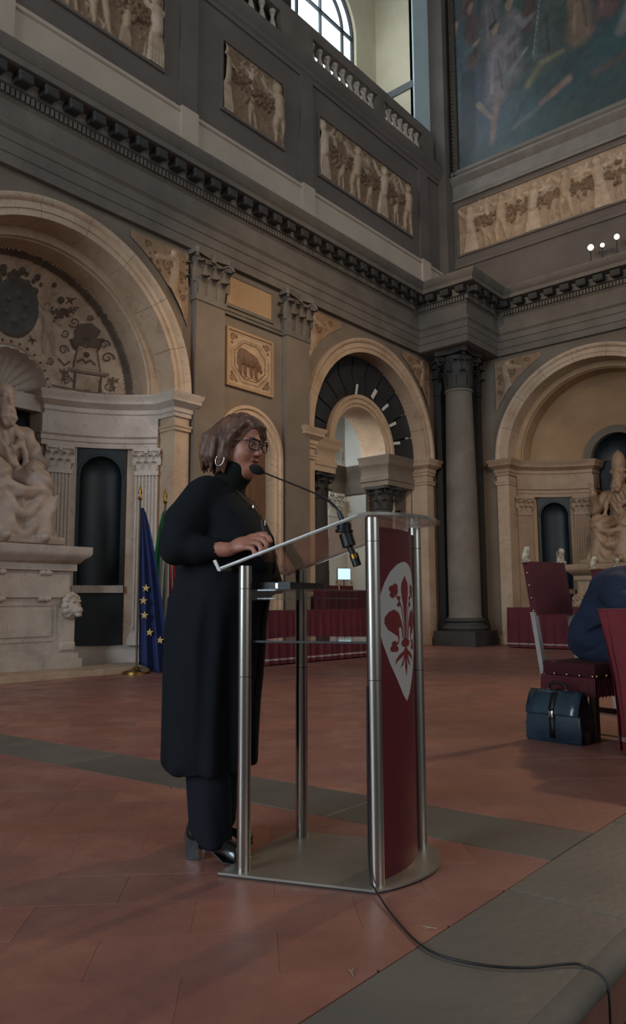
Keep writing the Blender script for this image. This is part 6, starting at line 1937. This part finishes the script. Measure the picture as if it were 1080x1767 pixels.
# right arm and hand
HS = Vector((.0, -.045, .006))
hs = lambda p: tuple(Vector(p) + HS)
W0 = hs((.140, -.168, 1.205))
B.cap((-.012, -.120, 1.41), (-.052, -.235, 1.225), .038, .038, .03); B.cap((-.052, -.235, 1.225), W0, .038, .030, .02)
K = [hs(p) for p in ((.218, -.110, 1.258), (.227, -.130, 1.247), (.224, -.150, 1.230), (.212, -.168, 1.212))]
B.ell(hs((.180, -.142, 1.226)), (.052, .038, .026), .012, Matrix.Rotation(math.radians(38), 3, 'X') @ Matrix.Rotation(math.radians(-18), 3, 'Y'))
for kk in K: B.cap(hs((.150, -.155, 1.207)), kk, .020, .0135, .008)
FG = [[K[0]] + [hs(p) for p in ((.262, -.100, 1.268), (.290, -.104, 1.254), (.304, -.110, 1.238))], [K[1]] + [hs(p) for p in ((.270, -.122, 1.248), (.292, -.128, 1.224), (.288, -.134, 1.200))],
      [K[2]] + [hs(p) for p in ((.264, -.146, 1.228), (.281, -.152, 1.204), (.270, -.157, 1.182))], [K[3]] + [hs(p) for p in ((.248, -.168, 1.209), (.262, -.172, 1.189), (.252, -.174, 1.174))]]
for q, r in zip(FG, (.0118, .0120, .0114, .0102)): B.chain(q, [r * 1.08, r, r * .92, r * .78], .003)
TH = [hs(p) for p in ((.165, -.130, 1.226), (.205, -.092, 1.254), (.240, -.080, 1.268), (.270, -.088, 1.272))]
B.chain(TH, [.018, .0155, .0130, .0105], .006)
# left arm, hand resting on her belt
B.cap((-.02, .19, 1.43), (.09, .255, 1.20), .055, .046, .03); B.cap((.09, .255, 1.20), (.20, .14, 1.075), .045, .030, .02)
B.ell((.225, .11, 1.062), (.045, .035, .02), .012)
for k in range(4): B.chain([(.245, .115 - .018 * k, 1.062), (.262, .085 - .018 * k, 1.052), (.262, .062 - .018 * k, 1.045)], [.010, .0095, .008], .003)
B.chain([(.215, .125, 1.075), (.245, .13, 1.085), (.262, .115, 1.085)], [.014, .011, .009], .005)
person = B.build('person', M['skin'], None, WX, 1)
tag(person, 'woman in long dark coat and glasses speaking at the lectern, pen in hand', 'person')


def loft_fn(tab, nfold=9, famp=.0, zf=1.0, ph=0.):
    zs = np.array([t[0] for t in tab]); cf = np.array([t[1] for t in tab]); rx = np.array([t[2] for t in tab]); ry = np.array([t[3] for t in tab])

    def f(X, Y, Z):
        c = np.interp(Z, zs, cf); a = np.interp(Z, zs, rx); b = np.interp(Z, zs, ry)
        th = np.arctan2(Y, X - c)
        fl_ = famp * np.clip((zf - Z) / .6, 0, 1) * (np.sin(nfold * th + ph + 1.5 * Z) + .5 * np.sin((nfold + 6) * th - 2 * Z))
        q = np.sqrt(((X - c) / (a * (1 + fl_))) ** 2 + (Y / (b * (1 + fl_))) ** 2)
        d = (q - 1) * np.minimum(a, b)
        return np.maximum(d, np.maximum(zs[0] - Z, Z - zs[-1]))
    return f


# blouse with roll neck
S = SDF((-.25, -.30, .85), (.32, .30, 1.60), .008)
S.fn(loft_fn([(.90, .01, .165, .20), (1.05, .03, .18, .205), (1.15, .050, .190, .20), (1.28, .062, .175, .19), (1.40, .035, .13, .175), (1.48, .015, .08, .11)]), (-.25, -.25, .88), (.3, .25, 1.5), .02)
S.cap((.012, 0, 1.45), hp(.004, 0, -.105), .076, .070, .03)
S.cap(hp(.004, -.0, -.108), hp(.008, 0, -.100), .075, .075, .01)
bl = S.build('blouse', M['blouse'], person, None, 1)
# coat
S = SDF((-.34, -.42, .28), (.36, .42, 1.58), .0085)
S.fn(loft_fn([(.335, -.012, .175, .245), (.60, -.010, .182, .242), (.91, -.002, .200, .240), (1.03, .018, .205, .228), (1.125, .034, .203, .208), (1.14, .040, .214, .212), (1.20, .046, .210, .205), (1.28, .052, .192, .197), (1.38, .030, .150, .190), (1.46, .008, .105, .165), (1.50, .0, .085, .12)], 9, .045, 1.25), (-.28, -.30, .33), (.30, .30, 1.5), .03)
# sleeves, full at the upper arm
S.cap((-.010, -.150, 1.440), (-.048, -.222, 1.33), .072, .078, .02); S.cap((-.048, -.222, 1.33), (-.062, -.246, 1.225), .078, .072, .012); S.cap((-.062, -.246, 1.225), (.025, -.228, 1.212), .068, .055, .010); S.cap((.025, -.228, 1.212), (.084, -.212, 1.212), .055, .044, .02)
S.cap((-.015, .165, 1.435), (.05, .235, 1.31), .085, .088, .05); S.cap((.05, .235, 1.31), (.095, .258, 1.205), .085, .070, .03); S.cap((.095, .258, 1.205), (.195, .150, 1.082), .065, .045, .03)
S.cap((.0, -.10, 1.475), (.0, .10, 1.475), .06, .06, .04)
S.cap((.086, -.212, 1.212), (.15, -.19, 1.215), .031, .031, .004, 'sub')
# open front from collar to hem
S.fn(lambda X, Y, Z: np.maximum(np.abs(Y - .02) - (.020 + .045 * np.clip((1.42 - Z) / .4, 0, 1) * np.clip((Z - .9) / .3, 0, 1) + .02 * np.clip((.9 - Z), 0, 1)), .04 - X), (.0, -.12, .3), (.35, .16, 1.52), .01, 'sub')
# hollow skirt
S.fn(loft_fn([(.30, -.012, .145, .215), (.46, -.010, .13, .20)]), (-.2, -.25, .30), (.2, .25, .46), .01, 'sub')
S.cap((.012, 0, 1.46), hp(.004, 0, -.10), .078, .074, .006, 'sub')
# back vent / hanging folds
for l, f0 in ((-.16, -.145), (-.05, -.192), (.08, -.185), (-.215, -.03)):
    S.cap((f0 * .96, l, 1.02), (f0 * .90, l * 1.03, .38), .012, .026, .03)


def coat_folds(P):
    x, y, z = P.T
    th = np.arctan2(y, x)
    sk = np.sin(11 * th + 1.2 * np.sin(4 * z) + 1) * np.clip((1.12 - z) / .3, 0, 1) * .007 + np.sin(19 * th - 2 * z) * np.clip((1.12 - z) / .2, 0, 1) * .003
    arm = np.clip((-y - .15) / .04, 0, 1) * np.clip((z - 1.13) / .03, 0, 1) * np.clip((1.40 - z) / .1, 0, 1)
    return sk + arm * (.0045 * np.sin(62 * (z + .45 * x + .3 * y)) * (.5 + .5 * np.sin(17 * x + 9 * z)))


coat = S.build('coat', M['coat'], person, None, 1, coat_folds)
# trousers
S = SDF((-.22, -.26, .03), (.22, .26, 1.02), .008)


def leg_fn(cx, cy, ph):
    def f(X, Y, Z):
        t = np.clip(Z / .9, 0, 1); c = cx * (1 - t)
        r = .076 + .022 * t
        th = np.arctan2(Y - cy, X - c); r = r * (1 + .05 * np.sin(5 * th + ph + 6 * Z) * (1 - t))
        return np.maximum(np.sqrt(((X - c) / 1.08) ** 2 + ((Y - cy) / .92) ** 2) - r, np.maximum(.055 + .9 * np.clip(-(X - c), 0, .08) - Z, Z - .95))
    return f


S.fn(leg_fn(.045, -.125, .4), (-.15, -.24, .03), (.2, .02, .95), .02); S.fn(leg_fn(-.035, .085, 2.0), (-.18, -.03, .03), (.15, .2, .95), .02)
S.build('trousers', M['trouser'], person, None, 1)


def shoe(cx, cy, lift):
    S = SDF((-.16, -.07, 0), (.20, .07, .16), .006)
    S.cap((-.085, 0, .115), (.02, 0, .070), .034, .036, .02); S.cap((.02, 0, .068), (.095, 0, .036), .036, .036, .02); S.ell((.105, 0, .030), (.050, .038, .026), .015)
    S.cap((-.09, 0, .10), (-.085, 0, .13), .03, .028, .02)
    S.fn(lambda X, Y, Z: .004 - Z + 0 * X, (-.2, -.1, 0), (.2, .1, .02), 0, 'sub') if False else None
    o = S.build('shoe', M['patent'], person, Matrix.Translation((cx, cy, 0)), 1)
    mb = MB(); mb.prism([(-.120, -.026), (-.062, -.022), (-.062, .022), (-.120, .026)], lambda x, y: (x * .92 - .004, y * .72, 0.002), lambda x, y: (x, y, .105)); mb.build('heel', M['patent'], o)
    mb = MB(); mb.grid([[(x, y * w, z) for y in (-1, 1)] for x, w, z in ((-.09, .026, .088), (-.02, .024, .052), (.05, .033, .006), (.10, .036, .003), (.15, .014, .008))]); so = mb.build('sole', M['black'], o); md = so.modifiers.new('thickness', 'SOLIDIFY'); md.thickness = .006


shoe(.060, -.128, 0); shoe(-.020, .085, 0)
# hair: full wavy bob
S = SDF((-.22, -.26, 1.46), (.30, .24, 1.86), .0062)
S.ell(hp(-.022, 0, .030), (.112, .094, .102), .02, HR)
S.ell(hp(-.060, 0, -.010), (.085, .098, .105), .03, HR)
rng = np.random.default_rng(9)
for i in range(54):
    a = math.radians(rng.uniform(58, 302))          # azimuth from the face, round the back
    ca, sa = math.cos(a), math.sin(a)
    el0 = rng.uniform(.2, 1.0)
    r0 = .085
    top = (-.03 + .10 * ca * (1 - el0 * .75), .085 * sa * (1 - el0 * .7), .045 + .078 * el0)
    fl_ = rng.uniform(.86, 1.16)
    mid = (-.03 + .118 * ca * fl_, .106 * sa * fl_, .0 + rng.uniform(-.02, .02))
    m2 = (-.03 + .118 * ca * fl_ * 1.05 + .01 * rng.normal(), .108 * sa * fl_ * 1.04, -.055 + rng.uniform(-.015, .01))
    low = (-.03 + .108 * ca * fl_ + .014 * rng.normal(), .100 * sa * fl_, -.105 - rng.uniform(0, .03))
    if ca > .0: mid = (mid[0] - .02, mid[1], mid[2]); m2 = (m2[0] - .03, m2[1], m2[2]); low = (low[0] - .03, low[1], low[2])
    S.chain([hp(*top), hp(*mid), hp(*m2), hp(*low)], [.016, .017, .014, .005], .008)
# swept fringe over the brow, both sides of a parting
for i in range(7):
    t = i / 6
    S.chain([hp(-.01 + .02 * t, -.015, .126), hp(.050 + .012 * t, -.04 - .012 * i / 3, .095 - .01 * t), hp(.045 - .01 * t, -.074 - .003 * i, .045), hp(.018 - .01 * t, -.088, .0)], [.012, .013, .011, .007], .008)
    S.chain([hp(.0 + .02 * t, .0, .126), hp(.062 + .012 * t, .03 + .012 * i / 3, .097 - .01 * t), hp(.072 - .012 * t, .066 + .003 * i, .050), hp(.052 - .01 * t, .082, .005)], [.012, .013, .011, .006], .008)
# leave the face free
S.fn(lambda X, Y, Z: np.sqrt(((X - hp(.085, 0, -.04)[0]) / .085) ** 2 + ((Y - hp(.085, 0, -.04)[1]) / .070) ** 2 + ((Z - hp(.085, 0, -.04)[2]) / .112) ** 2) * .07 - .07, (-.05, -.16, 1.46), (.32, .16, 1.80), .008, 'sub')
S.build('hair', M['hair'], person, None, 0)
# eyes, lips
for sg in (-1, 1):
    mb = MB(); mb.lathe([(.0105 * math.sin(t), -.0105 * math.cos(t)) for t in np.linspace(0, PI, 9)], 14); mb.xform(Matrix.Translation(hp(.0825, sg * .031, .003))); e = mb.build('eye', M['eye_white'], person, 60)
    mb = MB(); mb.lathe([(0, .0004), (.0048, 0), (.0048, -.001), (0, -.001)], 12); mb.xform(HM @ Matrix.Translation((.0932, sg * .031, .000)) @ Matrix.Rotation(PI / 2, 4, 'Y')); mb.build('iris', M['iris'], e)
    mb = MB(); mb.tube([hp(.094, sg * .014, .026), hp(.094, sg * .030, .031), hp(.084, sg * .048, .027)], [.003, .0028, .0015], 8); mb.build('eyebrow', M['hair'], person, 60)
mb = MB(); mb.tube([hp(.090, -.024, -.069), hp(.1005, -.010, -.064), hp(.1015, 0, -.066), hp(.1005, .010, -.064), hp(.090, .024, -.069)], [.002, .0055, .005, .0055, .002], 10); mb.tube([hp(.089, -.022, -.071), hp(.0985, 0, -.077), hp(.089, .022, -.071)], [.002, .0065, .002], 10); mb.build('lips', M['lip'], person, 60)
# spectacles
gl = []
for sg in (-1, 1):
    c = (.114, sg * .036, .000); lp = []
    for k in range(24):
        t = 2 * PI * k / 24
        e = .0275 * abs(math.cos(t)) ** .6 * (1 if math.cos(t) > 0 else -1); v = .0220 * abs(math.sin(t)) ** .6 * (1 if math.sin(t) > 0 else -1)
        lp.append((c[0] - .012 * (abs(c[1] + e) / .06) ** 2, c[1] + e, c[2] + v))
    if sg < 0:
        mb = MB()
    mb.tube([hp(*p) for p in lp + lp[:2]], [.0040 if p[2] > .008 else .0027 for p in lp + lp[:2]], 8, False)
    gl.append((lp, c))
    mb.tube([hp(.098, sg * .063, .014), hp(.05, sg * .080, .012), hp(-.01, sg * .084, .008), hp(-.03, sg * .084, -.012)], .0022, 8)
mb.tube([hp(.113, -.0095, .006), hp(.117, 0, .009), hp(.113, .0095, .006)], .002, 8)
spx = mb.build('spectacles', M['spectacle'], person, 60)
for lp, c in gl:
    mb = MB(); mb.add([hp(*p) for p in lp], [list(range(24))]); mb.build('lens', M['lens'], spx)
# hoop earrings, necklace
for sg in (-1, 1):
    mb = MB(); ce = Vector((-.004, sg * .112, -.082)); mb.tube([hp(ce.x + .022 * math.cos(t), ce.y + .004 * math.sin(t), ce.z + .026 * math.sin(t)) for t in np.linspace(0, 2 * PI, 25)], .0026, 8, False); mb.build('earring', M['chrome'], person, 60)
mb = MB(); mb.tube([(.105, -.045, 1.475), (.140, -.030, 1.44), (.180, -.012, 1.395), (.208, .0, 1.345), (.190, .020, 1.385), (.15, .045, 1.43), (.105, .06, 1.47)], .0016, 6); mb.build('necklace', M['chrome'], person, 60)
for k, (f, l, z, h) in enumerate(((.206, -.020, 1.338, .020), (.214, .005, 1.336, .022), (.172, -.022, 1.405, .012))):
    mb = MB(); mb.add(*rbox(f, l, z, .004, .005, h, .001, 1)); mb.build('pendant', M['chrome'], person)
# finger nails
for q, s in zip([FG[0], FG[1]] + [TH[2:]], (1, 1, 1)):
    d = (Vector(q[-1]) - Vector(q[-2])).normalized(); p = Vector(q[-1]) + d * .003 + Vector((0, -.003, .0055))
    mb = MB(); mb.add(*rbox(0, 0, 0, .011, .008, .002, .0009, 1)); mb.xform(Matrix.Translation(p) @ d.to_track_quat('X', 'Z').to_matrix().to_4x4()); mb.build('nail', M['lip'], person, 60)

# pen in her hand
mb = MB(); p0 = Vector(hs((.266, -.096, 1.282))); p1 = Vector(hs((.302, -.128, 1.180))); d = (p1 - p0)
mb.tube([tuple(p0 - d * .45), tuple(p0), tuple(p1 - d * .12), tuple(p1)], [.0042, .0046, .0044, .001], 10)
pen = mb.build('pen', M['black'], None, 60, WX); tag(pen, 'thin black pen held in the speaker\'s right hand', 'pen')
# black folder on the lectern tray
fo = thing('folder', 'black zipped folder lying on the clear tray of the lectern', 'folder', LC)
mb = MB(); q = [(-.235, -.17), (-.10, -.17), (-.10, .12), (-.235, .12)]; mb.prism(q, lambda a, s: LW(a, s, 1.0545), lambda a, s: LW(a, s, 1.082)); mb.build('cover', M['black'], fo)
mb = MB(); mb.prism([(-.16, -.1725), (-.15, -.1725), (-.15, -.170), (-.16, -.170)], lambda a, s: LW(a, s, 1.058), lambda a, s: LW(a, s, 1.078)); mb.build('zip_pull', M['chrome'], fo)

# ------------------------------------------------------------------ seated man bent over the right-hand table
MR = math.radians(165)
MX = Matrix.Translation((5.90, 2.10, 0)) @ Matrix.Rotation(MR, 4, 'Z')
S = SDF((-.42, -.40, .02), (.42, .95, 1.42), .011)
S.ell((0, -.02, .68), (.20, .19, .17), .05); S.cap((0, 0, .76), (0, .16, 1.02), .19, .20, .06); S.cap((0, .16, 1.02), (0, .34, 1.10), .20, .15, .06); S.cap((-.17, .30, 1.08), (.17, .30, 1.08), .10, .10, .05)
for sg in (-1, 1):
    S.cap((sg * .10, .02, .64), (sg * .14, .40, .62), .10, .075, .03); S.cap((sg * .14, .40, .62), (sg * .14, .42, .12), .068, .045, .03); S.cap((sg * .14, .40, .07), (sg * .14, .56, .06), .045, .04, .02)
    S.cap((sg * .21, .28, 1.06), (sg * .30, .38, .98), .075, .062, .03); S.cap((sg * .30, .38, .98), (sg * .16, .62, 1.00), .055, .038, .02)
    S.ell((sg * .13, .68, 1.00), (.045, .05, .022), .015)
    for k in range(4): S.chain([(sg * (.105 + .018 * k), .71, 1.0), (sg * (.10 + .018 * k), .75, .995), (sg * (.098 + .018 * k), .775, .985)], [.010, .009, .008], .004)
    S.chain([(sg * .10, .67, 1.005), (sg * .08, .70, 1.005), (sg * .075, .73, .995)], [.012, .010, .008], .004)
S.cap((0, .36, 1.14), (0, .46, 1.22), .065, .06, .03); S.ell((0, .53, 1.27), (.078, .10, .11), .02); S.ell((0, .60, 1.20), (.055, .06, .06), .03); S.cap((0, .635, 1.25), (0, .655, 1.225), .012, .016, .01)
for sg in (-1, 1): S.ell((sg * .08, .52, 1.25), (.012, .022, .032), .006)
man = S.build('person', M['skin'], None, MX, 1); tag(man, 'man in a navy suit bent forward over the table at the right edge', 'person')
S = SDF((-.46, -.42, .52), (.46, .72, 1.36), .011)


def jk(X, Y, Z): return .012 * np.sin(16 * Z + 9 * X) * np.sin(7 * X + 3)


S.ell((0, -.03, .70), (.245, .225, .17), .06); S.cap((0, -.02, .76), (0, .16, 1.03), .225, .225, .07); S.cap((0, .16, 1.03), (0, .32, 1.12), .22, .165, .06); S.cap((-.19, .27, 1.09), (.19, .27, 1.09), .12, .12, .05)
for sg in (-1, 1):
    S.cap((sg * .22, .26, 1.07), (sg * .31, .37, .985), .098, .085, .04); S.cap((sg * .31, .37, .985), (sg * .19, .58, 1.0), .078, .055, .03)
    S.chain([(sg * .16, .05, .98), (sg * .24, .18, .92), (sg * .28, .30, .93)], [.02, .016, .014], .03)
    S.chain([(sg * .20, -.10, .72), (sg * .24, .04, .80), (sg * .22, .16, .86)], [.018, .016, .012], .03)
S.chain([(0, -.24, .70), (0, -.22, .86), (0, -.06, 1.10)], [.014, .012, .010], .03)
S.cap((0, .30, 1.17), (0, .38, 1.20), .095, .085, .03); S.cap((0, .36, 1.16), (0, .46, 1.26), .062, .064, .004, 'sub')
S.build('jacket', M['suit'], man, None, 1, lambda P: .006 * np.sin(30 * (P[:, 2] + .5 * P[:, 1]) + 6 * np.sin(5 * P[:, 0])) * np.clip((np.abs(P[:, 0]) - .02) / .15, 0, 1))
S = SDF((-.28, -.28, .03), (.28, .60, .80), .012)
for sg in (-1, 1): S.cap((sg * .10, .0, .64), (sg * .14, .40, .62), .118, .09, .03); S.cap((sg * .14, .40, .62), (sg * .14, .42, .12), .085, .072, .02)
S.build('trousers', M['suit'], man, None, 1)
S = SDF((-.12, .38, 1.16), (.12, .66, 1.42), .008); S.ell((0, .51, 1.30), (.088, .105, .098), .01); S.fn(lambda X, Y, Z: np.maximum(.58 - Y, Z - 1.33), (-.12, .55, 1.1), (.12, .7, 1.35), .01, 'sub'); S.build('hair', M['hair'], man, None, 0)
for sg in (-1, 1):
    S = SDF((-.06, -.10, 0), (.06, .22, .12), .008); S.ell((0, .06, .045), (.045, .14, .045), .02); S.cap((0, -.02, .05), (0, -.02, .09), .045, .045, .02); S.build('shoe', M['patent'], man, Matrix.Translation((sg * .14, .42, 0)), 1)
